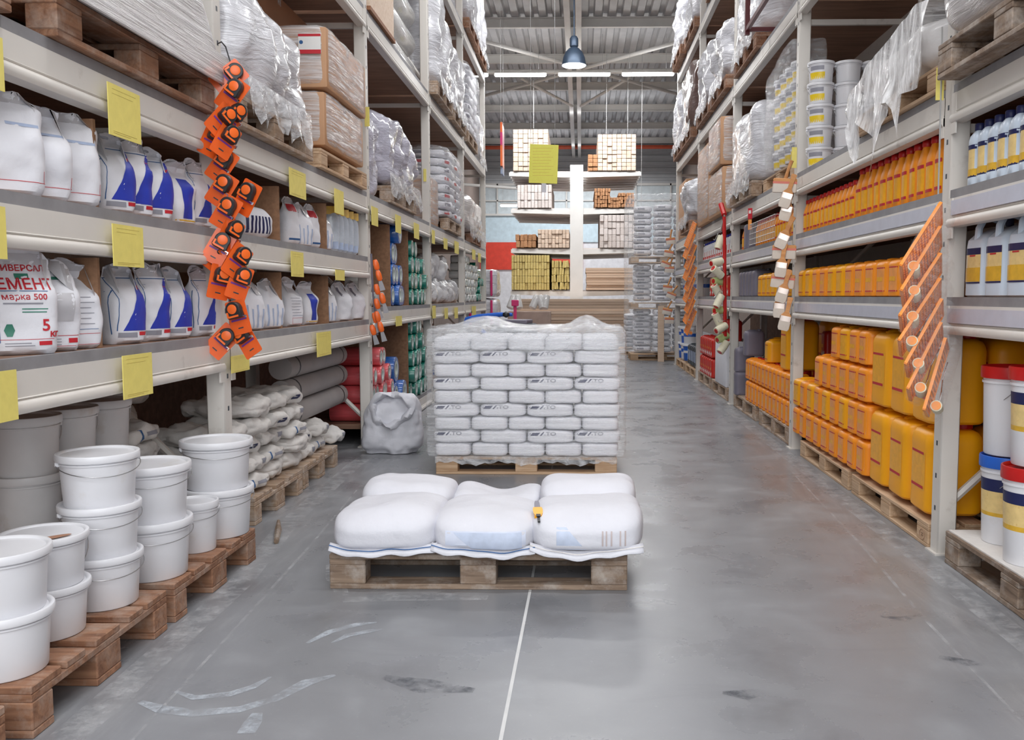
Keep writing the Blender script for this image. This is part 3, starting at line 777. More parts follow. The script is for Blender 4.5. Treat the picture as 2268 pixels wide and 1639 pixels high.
# ------------------------------------------------------------------ crumpled paper sacks
def crumple(seed, w_, d_, h, mk='paper_old', marks=()):
    t = thing('paper_sack', '', 'sack')
    g = lump(w_, d_, h, 4, .034, 11, seed, 18, .35, 0, None, seed % 2)
    g.ob('bag', M[mk], t)
    for (u0, u1, v0, v1, mm) in marks:
        p, f = pgrid(u0*w_, u1*w_, v0*h, v1*h, 6, 4, lambda u, v: (u, -d_, v))
        decal(g, p, f, (0, 1, 0), .002).ob('printed_mark', M[mm], t)
    return Kind(t)
ck = [crumple(51, .30, .40, .105, marks=((.05, .3, .4, .7, 'greyprint'),)), crumple(52, .32, .42, .115), crumple(53, .27, .38, .11, marks=((-.3, -.1, .3, .6, 'navy'),)),
      crumple(54, .33, .40, .10, marks=((-.2, .2, .45, .65, 'greyprint'), (-.35, -.3, .2, .8, 'navyline'))), crumple(55, .29, .42, .12)]
random.seed(9)
def heap(x, ys, layers, zb, where, grp, hh=.098, back=False):
    for l in range(layers):
        for i, y in enumerate(ys):
            if l >= layers - (1 if i in (0,) and layers > 4 else 0): continue
            ck[(l*2+i*3) % 5].put((x + random.uniform(-.04, .03), y + random.uniform(-.008, .008), zb + l*hh*1.0), RZL + R(random.uniform(-5, 5)),
                '%s crumpled sack along, %s layer of %s' % (ORD[i], ORD[l], where), grp, scale=(random.uniform(.88, .95), 1, random.uniform(.83, .88)))
heap(-1.89, (4.42, 4.74, 5.06, 5.36), 5, .148, 'the taller heap', 'crumpled paper sacks heaped on the left pallets')
heap(-1.90, (5.68, 5.99), 2, .148, 'the low heap', 'crumpled paper sacks heaped on the left pallets')
heap(-1.86, (6.30,), 1, .148, 'the low heap end', 'crumpled paper sacks heaped on the left pallets')
heap(-2.08, (3.86, ), 6, .148, 'the dim heap under the left shelf', 'dim paper sacks under the left shelf')
heap(-2.42, (3.10, 3.42, 3.74, 4.4), 6, .148, 'the dim back heap', 'dim paper sacks under the left shelf')
tag(lump(.5, .8, .02, 6, .02, 6, 77, 12).ob('cardboard_sheet', M['paper_old'], loc=(-1.86, 5.82, .147)), None) if False else None
for k in range(4):
    t = thing('flooring_roll', '%s grey flooring roll from the bottom, lying behind the heaped sacks' % ORD[k], 'roll', (-1.87, 6.24, .425+k*.153), group='grey flooring rolls behind the sacks')
    G().lathe([(.074, -.67), (.075, -.66), (.075, .66), (.074, .67)], 20).ob('roll', M['grey_roll'], t, rot=(R(90), 0, 0))
    for y in (-.5, .56): G().lathe([(.0757, -.012), (.0757, .012)], 20, cap=(False, False)).ob('tape_band', M['black'], t, rot=(R(90), 0, 0), loc=(0, y, 0))

# ------------------------------------------------------------------ upright paper bags on the shelves
def paper_bag(seed, w_, d_, h, style):
    t = thing('paper_bag', '', 'bag')
    rings = []; n = 36; V = 22
    for j in range(V+1):
        v = j/V
        ww = w_/2*(1 - .10*(1-v)**6 + .03*math.sin(v*4)); body = min(1, (v+.03)/.08)**.45
        s = max(0, min(1, (v-.52)/.38)); s = s*s*(3-2*s)
        dd = d_/2*body*(1 + .10*math.sin(v*3.1))*(1-s) + .004
        ww = ww*(.90+.10*body)*(1 - .14*s*(1 if seed % 3 else .3))
        e = 3.2 - 1.1*s; lean = .035*s*(1 if seed % 2 else -.6)*math.sin(v*3)
        ring = []
        for i in range(n):
            a = 2*math.pi*i/n; ca, sa = math.cos(a), math.sin(a)
            x = ww*math.copysign(abs(ca)**(2/e), ca); y = dd*math.copysign(abs(sa)**(2/e), sa)
            q = Vector((x, y, v*h)); am = .016*(.3+.7*body) + .008*s
            k = am*nz(q, 9, seed) + (.007+.012*s)*nz(q, 24, seed+2)
            q.x += k*ca*.6; q.y += k*sa*1.1 + lean
            if v > .8: q.z += (v-.8)*.16*nz((x, 0, 0), 14, seed) - (v-.8)*.12*abs(x/ww)**3
            ring.append(q)
        rings.append(ring)
    g = G().loft(rings); g.ob('bag', M['paper'], t)
    put = lambda u, v: (u*w_, -d_, v*h); D = (0, 1, 0)
    def pr(u0, u1, v0, v1, mk, nu=8, nv=8, off=.0016): 
        p, f = pgrid(u0, u1, v0, v1, nu, nv, put); decal(g, p, f, D, off).ob('printed_mark', M[mk], t)
    def wd(s, u, v, size, mk, bold=.0, sx=1): words_on(g, s, size, lambda x, y: (u*w_+x, -d_, v*h+y), D, bold, .0022, sx=sx).ob('printed_letters', M[mk], t)
    if style == 'blue':
        pr(-.40, -.385, .16, .80, 'navyline', 1, 10); pr(-.40, .44, .79, .80, 'navyline', 10, 1)
        pr(lambda v: -.30 + (v-.16)*1.05, lambda v: .47 - (v-.16)*.03, .16, .80, 'blue', 10, 12)
        pr(.27, .44, .66, .72, 'redprint', 4, 3, .002); pr(.12, .4, .10, .145, 'redprint', 6, 2); pr(-.38, .05, .08, .14, 'greyprint', 8, 2)
        side = lambda u, v: (-w_, u*d_, v*h)
        p, f = pgrid(-.3, -.27, .12, .72, 1, 8, side); decal(g, p, f, (1, 0, 0)).ob('printed_mark', M['navyline'], t)
    elif style == 'cement':
        wd('УНИВЕРСАЛ', 0, .84, .026, 'redprint', .0006); wd('ЦЕМЕНТ', -.02, .68, .047, 'redprint', .0008, .95); wd('марка 500', 0, .56, .026, 'redprint', .0003)
        pr(-.33, .33, .615, .622, 'navyline', 10, 1); pr(-.36, -.35, .12, .76, 'navyline', 1, 10); pr(-.3, .25, .49, .505, 'greyprint', 8, 1); pr(-.05, .32, .44, .45, 'greenprint', 6, 1); pr(-.05, .3, .41, .42, 'greenprint', 6, 1)
        pr(-.06, .12, .735, .79, 'greenprint', 4, 3)
        wd('5', .28, .28, .05, 'redprint', .001); wd('кг', .40, .20, .03, 'redprint', .001)
        pr(-.36, .4, .148, .153, 'redprint', 10, 1); pr(-.3, .05, .11, .118, 'greyprint', 6, 1); pr(-.3, .1, .085, .092, 'greyprint', 6, 1); pr(.16, .36, .09, .13, 'redprint', 4, 1)
        pr(lambda v: -.30+abs(v-.24)*.6, lambda v: -.16-abs(v-.24)*.6, .18, .30, 'greenprint', 3, 6)
    elif style == 'panel':
        pr(-.38, -.37, .12, .80, 'navyline', 1, 10); pr(-.25, .30, .32, .62, 'greyfoil', 8, 6); pr(-.3, .2, .76, .79, 'greenprint', 6, 1)
        pr(-.36, .4, .165, .171, 'redprint', 10, 1); pr(-.36, .4, .055, .060, 'redprint', 10, 1); pr(.2, .37, .09, .14, 'redprint', 4, 2)
        for q in range(3): pr(-.3, .08, .07+.03*q, .077+.03*q, 'greyprint', 6, 1)
    elif style == 'lines':
        for q in range(6): pr(-.3, .28 - .06*(q % 2), .28+.06*q, .288+.06*q, 'greyprint', 8, 1)
        pr(-.3, .35, .22, .225, 'navyline', 8, 1)
        for v0, v1 in ((.05, .055), (.17, .175)): pr(-.3, .4, v0, v1, 'redprint', 10, 1)
        pr(-.3, -.29, .05, .17, 'redprint', 1, 3)
    elif style == 'plain':
        pr(-.46, .46, .13, .136, 'redprint', 12, 1); pr(.43, .44, .13, .25, 'redprint', 1, 3); pr(-.1, .4, .66, .69, 'palebluep', 6, 2)
    elif style == 'red':
        pr(-.3, .3, .70, .86, 'redprint', 6, 4); pr(-.35, .35, .1, .14, 'navyline', 6, 1)
    elif style == 'bluewhite':
        pr(-.2, .2, .1, .70, 'blue', 8, 12); pr(-.4, .4, .06, .08, 'gold', 6, 1)
    elif style == 'streak':
        for q in range(4): pr(-.36+.2*q, -.30+.2*q, .06, .5-.08*(q % 2), 'palebluep', 2, 8)
    elif style == 'strap':
        pr(-.25, -.12, .62, .84, 'grey_pl', 2, 5)
    p, f = pgrid(-.44, .44, .82 if style in ('blue',) else .88, .985, 12, 4, put); decal(g, p, f, D, .0012).ob('empty_top', M['clear_top'], t)
    return Kind(t)
M['greyfoil'] = mat('silver_grey_print', srgb(198, 196, 200), .35, 0, .06, 20)
M['palebluep'] = mat('pale_blue_print', srgb(176, 190, 218), .5, 0, .1, 20)
bgs = {'blue': [paper_bag(61, .165, .125, .310, 'blue'), paper_bag(62, .16, .12, .312, 'blue')], 'cement': [paper_bag(63, .20, .13, .314, 'cement')],
       'panel': [paper_bag(64, .19, .13, .305, 'panel')], 'lines': [paper_bag(65, .17, .12, .30, 'lines')], 'plain': [paper_bag(66, .20, .12, .315, 'plain'), paper_bag(67, .19, .12, .31, 'plain')],
       'red': [paper_bag(68, .14, .11, .30, 'red')], 'bluewhite': [paper_bag(69, .16, .11, .29, 'bluewhite')], 'streak': [paper_bag(70, .20, .13, .28, 'streak')], 'strap': [paper_bag(71, .18, .12, .30, 'strap')]}
cnt = {}
def bag_at(px, py, z, style, turn, label, grp, X=-1.735, s=1.0):
    c = cnt.get(style, 0); cnt[style] = c+1
    y = atx(px, py, X).y
    bgs[style][c % len(bgs[style])].put((X, y, z+.001), RZL - R(turn), label, grp, scale=(s, s, s))
G1, G2 = 'paper bags on the lower left shelf', 'paper bags on the middle left shelf'
bag_at(42, 720, 1.0, 'cement', 42, 'nearest white cement bag with red lettering on the lower left shelf', G1)
bag_at(104, 715, 1.0, 'panel', 36, 'white bag with a silver panel beside the red-lettered cement bag', G1)
bag_at(160, 712, 1.0, 'lines', 34, 'white bag with fine printed lines leaning by the shelf divider', G1, s=1.0)
for i, (px, py, tn) in enumerate(((268, 700, 22), (326, 695, 20), (378, 690, 20), (440, 685, 18))):
    bag_at(px, py, 1.0, 'blue', tn, 'blue-wedged white bag, %s past the lower-shelf divider' % ORD[i], G1)
for i, (px, py) in enumerate(((14, 380), (80, 390), (148, 400))):
    bag_at(px, py, 1.48, 'plain', 34, 'red-lined white bag, %s from the frame edge on the middle left shelf' % ORD[i], G2)
for i, (px, py, st_, tn) in enumerate(((246, 420, 'blue', 26), (286, 425, 'blue', 20), (334, 430, 'blue', 36), (390, 435, 'bluewhite', 18), (428, 440, 'blue', 14))):
    bag_at(px, py, 1.48, st_, tn, 'blue and white bag, %s past the middle-shelf divider' % ORD[i], G2, s=.97)
for i, (px, py, st_) in enumerate(((545, 700, 'streak'), (590, 695, 'streak'), (640, 690, 'lines'), (678, 685, 'bluewhite'), (715, 680, 'streak'), (752, 680, 'strap'), (782, 676, 'strap'))):
    bag_at(px, py, 1.0, st_, 20, '%s bag on the lower shelf past the tape measures, %s' % (ORD[i], {'streak': 'pale blue streaks', 'lines': 'fine lines', 'bluewhite': 'mostly blue', 'strap': 'grey strap'}[st_]), 'small bags on the lower shelf past the tape measures', s=.95)
for i, (px, py) in enumerate(((637, 520), (660, 522), (684, 525), (706, 528))):
    bag_at(px, py, 1.48, 'red' if i % 2 == 0 else 'streak', 22, '%s white packet on the middle shelf past the tape measures' % ORD[i], 'white packets on the middle shelf', s=.93)
# lying packet, hanging packets and dividers
divider(-1.66, atx(217, 640, -1.66).y, 1.001, .8, .31, 'chipboard divider on the lower left shelf beside the bags with blue wedges')
divider(-1.66, atx(208, 340, -1.66).y, 1.481, .8, .30, 'chipboard divider on the middle left shelf under a yellow sheet')
divider(-1.66, atx(622, 650, -1.66).y, 1.001, .8, .31, 'first chipboard divider on the lower shelf past the tape measures')
divider(-1.66, atx(726, 650, -1.66).y, 1.001, .8, .31, 'second chipboard divider on the lower shelf past the tape measures')
divider(-1.66, atx(618, 500, -1.66).y, 1.481, .8, .30, 'first chipboard divider on the middle shelf past the tape measures')
divider(-1.66, atx(722, 500, -1.66).y, 1.481, .8, .30, 'second chipboard divider on the middle shelf past the tape measures')
divider(-1.66, atx(864, 600, -1.66).y, 1.091, .8, .71, 'tall chipboard divider left of the blue mesh rolls')
divider(-1.66, atx(904, 600, -1.66).y, 1.091, .8, .71, 'tall chipboard divider between the blue and green mesh rolls')
divider(-1.66, atx(903, 740, -1.66).y, .171, .8, .75, 'tall chipboard divider beside the lower green mesh rolls')
t = thing('paper_bag', 'squat white bag with a dark striped print beside the hanging tape measures', 'bag', (-1.78, atx(560, 490, -1.75).y, 1.481), RZL-R(25))
g = lump(.26, .2, .17, 3, .02, 8, 88, 14, .25); g.ob('bag', M['paper'], t)
for k in range(7):
    p, f = pgrid(-.09+.025*k, -.077+.025*k, .03, .12, 1, 5, lambda u, v: (u, -.3, v)); decal(g, p, f, (0, 1, 0), .002).ob('printed_mark', M['navy'], t)
M['packet'] = mat('clear_packet', srgb(190, 196, 206), .25, 0, .08, 30, coat=.5)
t = thing('hanging_packet', '', 'packet')
lump(.10, .022, .27, 3.5, .004, 20, 5, 9).ob('pouch', M['packet'], t)
G().box(-.049, .049, -.008, .008, .255, .31).ob('header_card', M['gold'], t, smooth=False)
G().box(-.04, .04, -.0135, -.0125, .02, .07).ob('label', M['palebluep'], t, smooth=False)
kp = Kind(t)
for i, px in enumerate((736, 747, 758, 769, 780)):
    kp.put((-1.70, atx(px, 540, -1.70).y, 1.481), R(22), '%s yellow-headed clear packet on the middle shelf by the second left post' % ORD[i], 'clear packets with yellow headers')

# ------------------------------------------------------------------ rolls lying with their ends to the aisle
def roll(name, r, L, mk, core=.45):
    t = thing(name, '', 'roll')
    Mx = Matrix.Rotation(R(90), 4, 'Y')
    G().lathe([(r*core, L/2), (r*.97, L/2), (r, L/2-.006), (r, -L/2+.006), (r*.97, -L/2), (r*core, -L/2)], 24, M=Mx, cap=(False, False)).ob('roll', M[mk], t)
    G().lathe([(r*.70, L/2+.0015), (r*core, L/2+.0015), (r*core, -L/2), (r*.62, -L/2-.0015)], 20, M=Mx, cap=(False, False)).ob('core', M['core'], t)
    return Kind(t)
kr, kb, kg, kw, kbb, kws, kgs = roll('mesh_roll', .072, .34, 'red_roll'), roll('mesh_roll', .092, .36, 'blue_roll'), roll('mesh_roll', .078, .34, 'green_roll'), roll('tape_roll', .06, .2, 'white_roll'), roll('mesh_roll', .115, .40, 'blue_roll'), roll('tape_roll', .055, .2, 'white_roll', .5), roll('mesh_roll', .062, .3, 'green_roll')
def wallof(kd, x, y0, dy, z0, dz, heights, what, where, grp):
    for c, hgt in enumerate(heights):
        for r_ in range(hgt):
            kd.put((x + random.uniform(-.03, .03), y0+dy*c + random.uniform(-.003, .003), z0+dz*(r_+.5)), 0, '%s %s along, %s layer up, %s' % (ORD[c], what, ORD[r_], where), grp)
random.seed(3)
wallof(kr, -1.82, 7.19, .152, .172, .146, (3, 4, 4, 3, 2), 'red mesh roll', 'beside the open sack', 'red mesh rolls on the bottom left shelf')
wallof(kbb, -1.86, 8.10, .245, .172, .232, (2, 1), 'big blue mesh roll', 'on the bottom shelf', 'big blue mesh rolls on the bottom left shelf')
wallof(kg, -1.82, 8.84, .158, .172, .158, (5, 5, 5, 4, 3, 3), 'green mesh roll', 'on the bottom shelf', 'green mesh rolls on the bottom left shelf')
wallof(kw, -1.80, 7.30, .125, 1.092, .122, (1, 2, 1, 1), 'white roll', 'beside the blue mesh rolls', 'small white rolls on the left shelf')
wallof(kb, -1.84, 8.0, .19, 1.092, .186, (3, 4, 2, 1), 'blue mesh roll', 'on the middle shelf', 'blue mesh rolls on the middle left shelf')
wallof(kg, -1.82, 8.83, .158, 1.092, .158, (4, 3, 4, 3, 3, 2), 'green mesh roll', 'on the middle shelf', 'green mesh rolls on the middle left shelf')
wallof(kws, -1.76, 12.95, .118, 1.092, .112, (6, 6, 5, 6, 5, 6, 5, 5, 5, 4, 5, 4, 5, 4), 'white roll', 'far along the left racking', 'white rolls far along the left racking')
wallof(kgs, -1.82, 14.66, .13, 1.092, .126, (5, 4, 4, 3, 4, 3), 'small green roll', 'at the far left post', 'small green rolls by the far left post')
def clearbag(seed, w_, d_, h):
    t = thing('plastic_bag', '', 'bag')
    lump(w_, d_, h, 3, .05, 7, seed, 14).ob('bag', M['wrap_bag'], t); return Kind(t)
M['wrap_bag'] = wrapped('cloudy_plastic_bag', srgb(222, 222, 224), (1, 1, 1), 9, .8, .3)
kc = [clearbag(91, .30, .3, .30), clearbag(92, .34, .3, .26)]
for i, (y, z) in enumerate(((10.15, 1.09), (10.5, 1.09), (10.87, 1.09), (11.25, 1.09), (11.62, 1.09), (12.0, 1.09), (12.35, 1.09), (10.3, 1.36), (10.68, 1.38), (11.06, 1.36), (11.45, 1.38))):
    kc[i % 2].put((-1.83, y, z+.002), R(17*i), '%s cloudy plastic bag %s on the left shelf past the green rolls' % (ORD[i if i < 7 else i-7], 'in the bottom row' if i < 7 else 'on top'), 'cloudy plastic bags on the left shelf')
kc[0].put((-1.74, 10.2, .9-.55), 0, 'plastic bag hanging low beside the wrapped stack of sacks', None)
kbx = Kind(thing('storage_bin', '', 'bin')); 
G().loft([rrect(.26, .3, .03, 4, 0), rrect(.32, .36, .03, 4, .2)], cap=(True, True)).ob('body', M['blue_pl'], kbx.src)
for i, y in enumerate((11.6, 12.4, 13.4, 14.3)): kbx.put((-1.84, y, .172+.002), RZL, '%s blue plastic bin on the bottom left shelf beyond the green rolls' % ORD[i], 'blue bins on the bottom left shelf', scale=(1, 1, 1.6))

# ------------------------------------------------------------------ loads on the upper left decks
def load(name, label, cat, X, y0, y1, z0, h, depth, mk, seed, pal='wood_mid', e=7, amp=.05, freq=3, fn=None, pl=None, flap=True, n=22):
    """A pallet load in tight film: its front at X, from y0 to y1 along the aisle."""
    s = -1 if X < 0 else 1
    cy = (y0+y1)/2
    if pal:
        pallet(pal, (X + s*.41, cy, z0+.0005), pl or ('pallet on the racking under the ' + label)[:95].rsplit(' ', 0)[0], R(90))
        z0 += .146
    t = thing(name, label, cat, (X + s*depth/2, cy, z0))
    g = lump(depth, y1-y0, h, e, amp, freq, seed, n, 0, .0, fn); g.ob('wrapped_goods', M[mk], t)
    if flap:
        nn = 26; a = []; b = []
        for i in range(nn+1):
            y = -(y1-y0)*.46 + (y1-y0)*.92*i/nn
            a.append((-s*(depth/2+.01), y, .10)); b.append((-s*(depth/2+.03+.015*math.sin(i*1.3+seed)), y, -.05-.05*abs(math.sin(i*.5+seed))-.03*math.sin(i*1.9+seed)))
        G().add(a+b, [(i, i+1, nn+2+i, nn+1+i) for i in range(nn)]).ob('film_edge', M['wrap_clear'], t)
    return t
def slope(k, ky=0): 
    def f(q):
        q.z *= 1 + k*q.y - ky*abs(q.x); return q
    return f
pallet('wood_brown', (-2.0, 3.40, 1.9725), 'brown pallet under the filmed boards on the top left deck', R(90))
tl = load('wrapped_load', 'tightly filmed stack of long boards on the top left deck, nearest', 'pallet load', -1.555, 2.78, 4.055, 2.118, 1.0, .88, 'wrap_streak', 101, None, 18, .012, 2, lambda q: Vector((q.x, q.y - .95*max(0, q.z-.03)*max(0, q.y/.62), q.z)), None, False)
G().loft([[(.443+o, y, z) for y, z, o in ((-.63, -.03, 0), (.625, -.03, 0), (.62, .10, 0), (-.63, .10, 0))], [(.458, -.63, -.03), (.458, .63, -.03), (.452, .62, .10), (.452, -.63, .10)]]).ob('film_hem', M['wrap_streak'], tl, bev=.004)
pallet('wood_brown', (-2.0, 1.98, 1.9725), 'brown pallet end at the top left corner of the frame', R(90))
lump(.8, 1.15, .5, 9, .02, 3, 102, 12).ob('carton', M['carton_dark'], loc=(-2.02, 1.98, 2.119))
tag(bpy.data.objects['carton'], 'dark carton on the pallet at the top left corner of the frame', 'carton')
load('wrapped_load', 'tall crumpled white load in shiny film above the hanging tape measures', 'pallet load', -1.57, 4.24, 5.34, 1.972, .56, .84, 'wrap', 103, 'wood_mid', 5, .06, 5, slope(-.30), 'pallet under the crumpled white load above the tape measures')
def carton(X, y0, y1, z0, h, d, label, mk='carton', filmed=True, lab=False):
    s = -1 if X < 0 else 1
    t = thing('carton', label, 'carton', (X + s*d/2, (y0+y1)/2, z0))
    L = y1-y0
    G().box(-d/2, d/2, -L/2, L/2, 0, h).ob('box', M[mk], t, bev=.012, seg=2)
    G().box(-d/2-.001, d/2+.001, -.03, .03, h-.06, h+.001).ob('packing_tape', M['tapeclear'], t, smooth=False)
    if filmed: lump(d+.03, L+.03, h+.02, 12, .008, 9, int(h*97), 14).ob('film', M['stretch_s'], t, loc=(0, 0, .001))
    if lab:
        x0 = .0 if s < 0 else -.2
        lb = G().box(d/2-.17, d/2-.03, -L/2-.0205, -L/2-.019, h-.17, h-.05).ob('shipping_label', M['white_paint'], t, smooth=False)
        G().box(d/2-.17, d/2-.03, -L/2-.0215, -L/2-.0205, h-.17, h-.145).ob('red_band', M['redprint'], lb, smooth=False)
        G().box(d/2-.17, d/2-.03, -L/2-.0215, -L/2-.0205, h-.065, h-.05).ob('red_band', M['redprint'], lb, smooth=False)
        G().lathe([(.012, 0), (.012, .001)], 14, M=Matrix.Translation((d/2-.152, -L/2-.0205, h-.10)) @ Matrix.Rotation(R(90), 4, 'X')).ob('blue_dot', M['navyline'], lb)
    return t
M['stretch_s'] = film('shiny_carton_film', .42, fr=3, scale=(.6, .6, 12), strength=1.0, rough=.08)
pallet('wood_new', (-2.0, 6.22, 1.9725), 'pallet under the two filmed cartons on the top left deck', R(90))
carton(-1.60, 5.72, 6.72, 2.122, .33, .80, 'lower filmed brown carton of the pair beside the white film load')
carton(-1.58, 5.72, 6.74, 2.476, .37, .78, 'upper filmed brown carton with a red and white label', lab=True)
carton(-2.0, 5.5, 6.75, 2.872, .29, .55, 'large dark brown carton standing on top behind the filmed pair', 'carton_dark', False)
load('wrapped_load', 'lilac film-wrapped rounded load between two left posts', 'pallet load', -1.60, 7.55, 9.1, 1.972, .60, .85, 'wrap_lilac', 105, 'wood_mid', 5, .06, 6, slope(-.12), 'pallet under the lilac wrapped load')
load('wrapped_load', 'small lilac wrapped load close behind the second left post', 'pallet load', -1.66, 7.1, 7.5, 1.972, .66, .5, 'wrap_lilac', 106, None, 6, .04, 6, None, None, False)
carton(-1.66, 10.0, 10.6, 1.975, .52, .6, 'plain brown carton standing at the third left post')
# printed white sacks strapped into a block
def sack_block(name, label, X, y0, y1, z0, h, d, seed, rows_, marks, pal='wood_mid', pl='pallet', red=True):
    s = -1 if X < 0 else 1
    pallet(pal, (X+s*.41, (y0+y1)/2, z0+.0005), pl, R(90))
    t = thing(name, label, 'pallet load', (X+s*d/2, (y0+y1)/2, z0+.146)); L = y1-y0; hh = h/rows_
    for r_ in range(rows_):
        off = random.uniform(-.02, .02)
        g = lump(d, L, hh*1.06, 5, .03, 6, seed+r_, 12); b = g.ob('sack_layer', M['paper'], t, loc=(0, off, r_*hh))
        for k in range(marks):
            y = -L*.35 + L*.7*k/max(1, marks-1)
            p, f = pgrid(y-.10, y+.05, hh*.4, hh*.75, 3, 2, lambda u, v: (-s*d, u, v)); decal(g, p, f, (s, 0, 0), .003).ob('printed_mark', M['redprint' if (r_ % 2 == 0 and red) else 'grey_pl'], b)
        p, f = pgrid(-d*.3, d*.25, hh*.35, hh*.7, 4, 2, lambda u, v: (u, -L, v)); decal(g, p, f, (0, 1, 0), .003).ob('printed_mark', M['redprint' if (r_ % 2 == 0 and red) else 'grey_pl'], b)
    lump(d+.06, L+.08, h+.06, 7, .03, 5, seed+40, 18).ob('film', M['stretch_thin'], t, loc=(0, 0, .001))
    return t
random.seed(21)
sack_block('wrapped_load', 'block of white sacks with red print at the third left post', -1.58, 10.75, 12.3, 1.972, .80, .85, 110, 8, 3, pl='pallet under the sacks with red print')
load('wrapped_load', 'pale filmed load at the far left post below the white ones', 'pallet load', -1.60, 13.0, 15.2, 1.972, .55, .8, 'wrap_streak', 112, 'wood_brown', 6, .04, 3, None, 'brown pallet at the far left post')
# highest visible deck, left
t = thing('board_stack', 'upright pale wooden boards on the high left deck', 'boards', (-2.0, 7.55, 3.365))
G().box(-.38, .38, -.45, .45, .02, 1.3).ob('boards', M['timber'], t, smooth=False); G().box(-.39, .39, -.47, .47, .0, .03).ob('orange_strap_edge', M['carton_dark'], t, smooth=False)
def lroll(label, x, y, z, r, L, mk='white_roll'):
    t = thing('wrapped_roll', label, 'roll', (x, y, z), group='white rolls on the high left deck')
    Mx = Matrix.Rotation(R(90), 4, 'X')
    G().lathe([(r*.15, L/2), (r*.96, L/2), (r, L/2-.01), (r, -L/2+.01), (r*.96, -L/2), (r*.15, -L/2)], 24, M=Mx, cap=(False, False)).ob('roll', M[mk], t)
    G().lathe([(r*.15, L/2-.001), (r*.15, -L/2-.003)], 12, M=Mx).ob('core', M['dark_pl'], t)
k = 0
for r_ in range(4):
    for c in range(2):
        lroll('%s white roll, %s layer up in the rolls stacked on the high left deck' % (('inner', 'outer')[c], ORD[r_]), -2.16+.29*c, 9.0, 3.365+.145+r_*.285, .14, 1.3); k += 1
load('wrapped_load', 'shiny white film load high on the left, third bay', 'pallet load', -1.54, 9.95, 11.2, 3.362, 1.0, .85, 'wrap', 113, 'wood_mid', 5, .08, 3, slope(-.25), 'pallet high on the left in the third bay')
load('wrapped_load', 'second shiny white load high on the left, at the fourth post', 'pallet load', -1.56, 11.4, 12.6, 3.362, .85, .85, 'wrap', 114, 'wood_mid', 5, .06, 3, None, 'pallet high on the left at the fourth post')
sack_block('wrapped_load', 'high block of white sacks at the far left post', -1.58, 12.85, 14.3, 3.362, .95, .85, 120, 7, 3, pl='pallet under the far high block of sacks', red=False)
load('wrapped_load', 'last shiny white load on the high left deck', 'pallet load', -1.60, 14.35, 15.4, 3.362, .70, .8, 'wrap', 116, None, 5, .06, 3)
load('wrapped_load', 'white film load on the topmost left deck near the far end', 'pallet load', -1.55, 12.9, 14.2, 4.922, 1.1, .85, 'wrap', 117, 'wood_brown', 5, .07, 3, None, 'brown pallet on the topmost left deck near the far end')
load('wrapped_load', 'second film load on the topmost left deck at the far end', 'pallet load', -1.57, 14.3, 15.5, 4.922, .9, .85, 'wrap', 118, 'wood_brown', 5, .07, 3, None, 'last brown pallet on the topmost left deck')
M['yellow_hot'] = mat('bright_yellow_label', srgb(246, 212, 40), .4)
# ================================================================== right side: cans and bottles
def jerrycan(w_, d_, h, body, label=None, cap='cap_red', marks=True, name='jerrycan', lz=(.22, .74), handle=True, lw=.70):
    """Plastic can: blown body with rounded shoulders, moulded handle, screw cap, printed label facing the aisle."""
    t = thing(name, '', 'jerrycan'); r = min(w_, d_)*.25
    g = G(); H = h*.93
    prof = [(0, .90), (.03, .985), (.10, 1.0), (.18, .985), (.24, .985), (.74, .985), (.80, .99), (.85, .995), (.92, .955), (.97, .87), (1.0, .70)]
    g.loft([rrect(w_*s, d_*s, r*s, 5, H*z) for z, s in prof]); g.ob('body', M[body], t)
    if handle:
        hy = .0
        pts = [(0, -d_*.30, H*.97), (0, -d_*.22, h*.94), (0, d_*.06, h*.945), (0, d_*.14, H*.98)]
        G().tube(pts, [w_*.08, w_*.06, w_*.06, w_*.08], 8).ob('handle', M[body], t)
    G().lathe([(w_*.15, 0), (w_*.15, h*.055), (w_*.13, h*.065)], 14, M=Matrix.Translation((0, d_*.27, H*.965 + h*.03))).ob('cap', M[cap], t)
    put = lambda u, v: (u*w_, -d_, v*H); D = (0, 1, 0)
    if label:
        p, f = pgrid(-lw/2, lw/2, lz[0], lz[1], 6, 4, put); lb = decal(g, p, f, D, .0012).ob('label', M[label], t)
        if marks:
            for v0, v1, a in ((lz[1]-.045, lz[1]-.015, lw*.46), (lz[0]+.02, lz[0]+.055, lw*.46)):
                p, f = pgrid(-a, a*.9, v0, v1, 6, 1, put); decal(g, p, f, D, .002).ob('red_band', M['redprint'], lb)
            p, f = pgrid(-lw*.3, lw*.25, .42, .54, 4, 2, put); decal(g, p, f, D, .0018).ob('panel', M['can_lab'], lb)
    return Kind(t)
jbig = jerrycan(.30, .27, .43, 'can', 'can_lab', lz=(.26, .74), lw=.62)
jmid = jerrycan(.185, .22, .213, 'can_or', 'can_lab2', lz=(.12, .82), lw=.82)
jmid2 = jerrycan(.185, .22, .213, 'can', 'can_lab', lz=(.12, .82), lw=.82)
jsm = jerrycan(.145, .17, .214, 'can_or', 'can_lab2', lz=(.12, .82), lw=.82)
jred = jerrycan(.135, .2, .254, 'can_red', 'white_paint', lz=(.1, .3), lw=.7)
jgrey = jerrycan(.15, .2, .27, 'grey_pl', None, 'grey_pl')
jdark = jerrycan(.16, .22, .32, 'dark_pl', 'palebluep', 'cap_red', False)
P1, P2 = 'orange cans stacked on the right pallets', 'orange cans on the lower right shelf'
pp = pallet('wood_new', (2.03, 4.79, 0), 'fresh pallet under the big amber cans beside the near right post', R(-90), 'pallets under the right racking')
gs = G(); gs.tube([(.5275+.03*math.cos(R(15*k)), -.4008, .06+.03*math.sin(R(15*k))) for k in range(25)], .0016, 4)
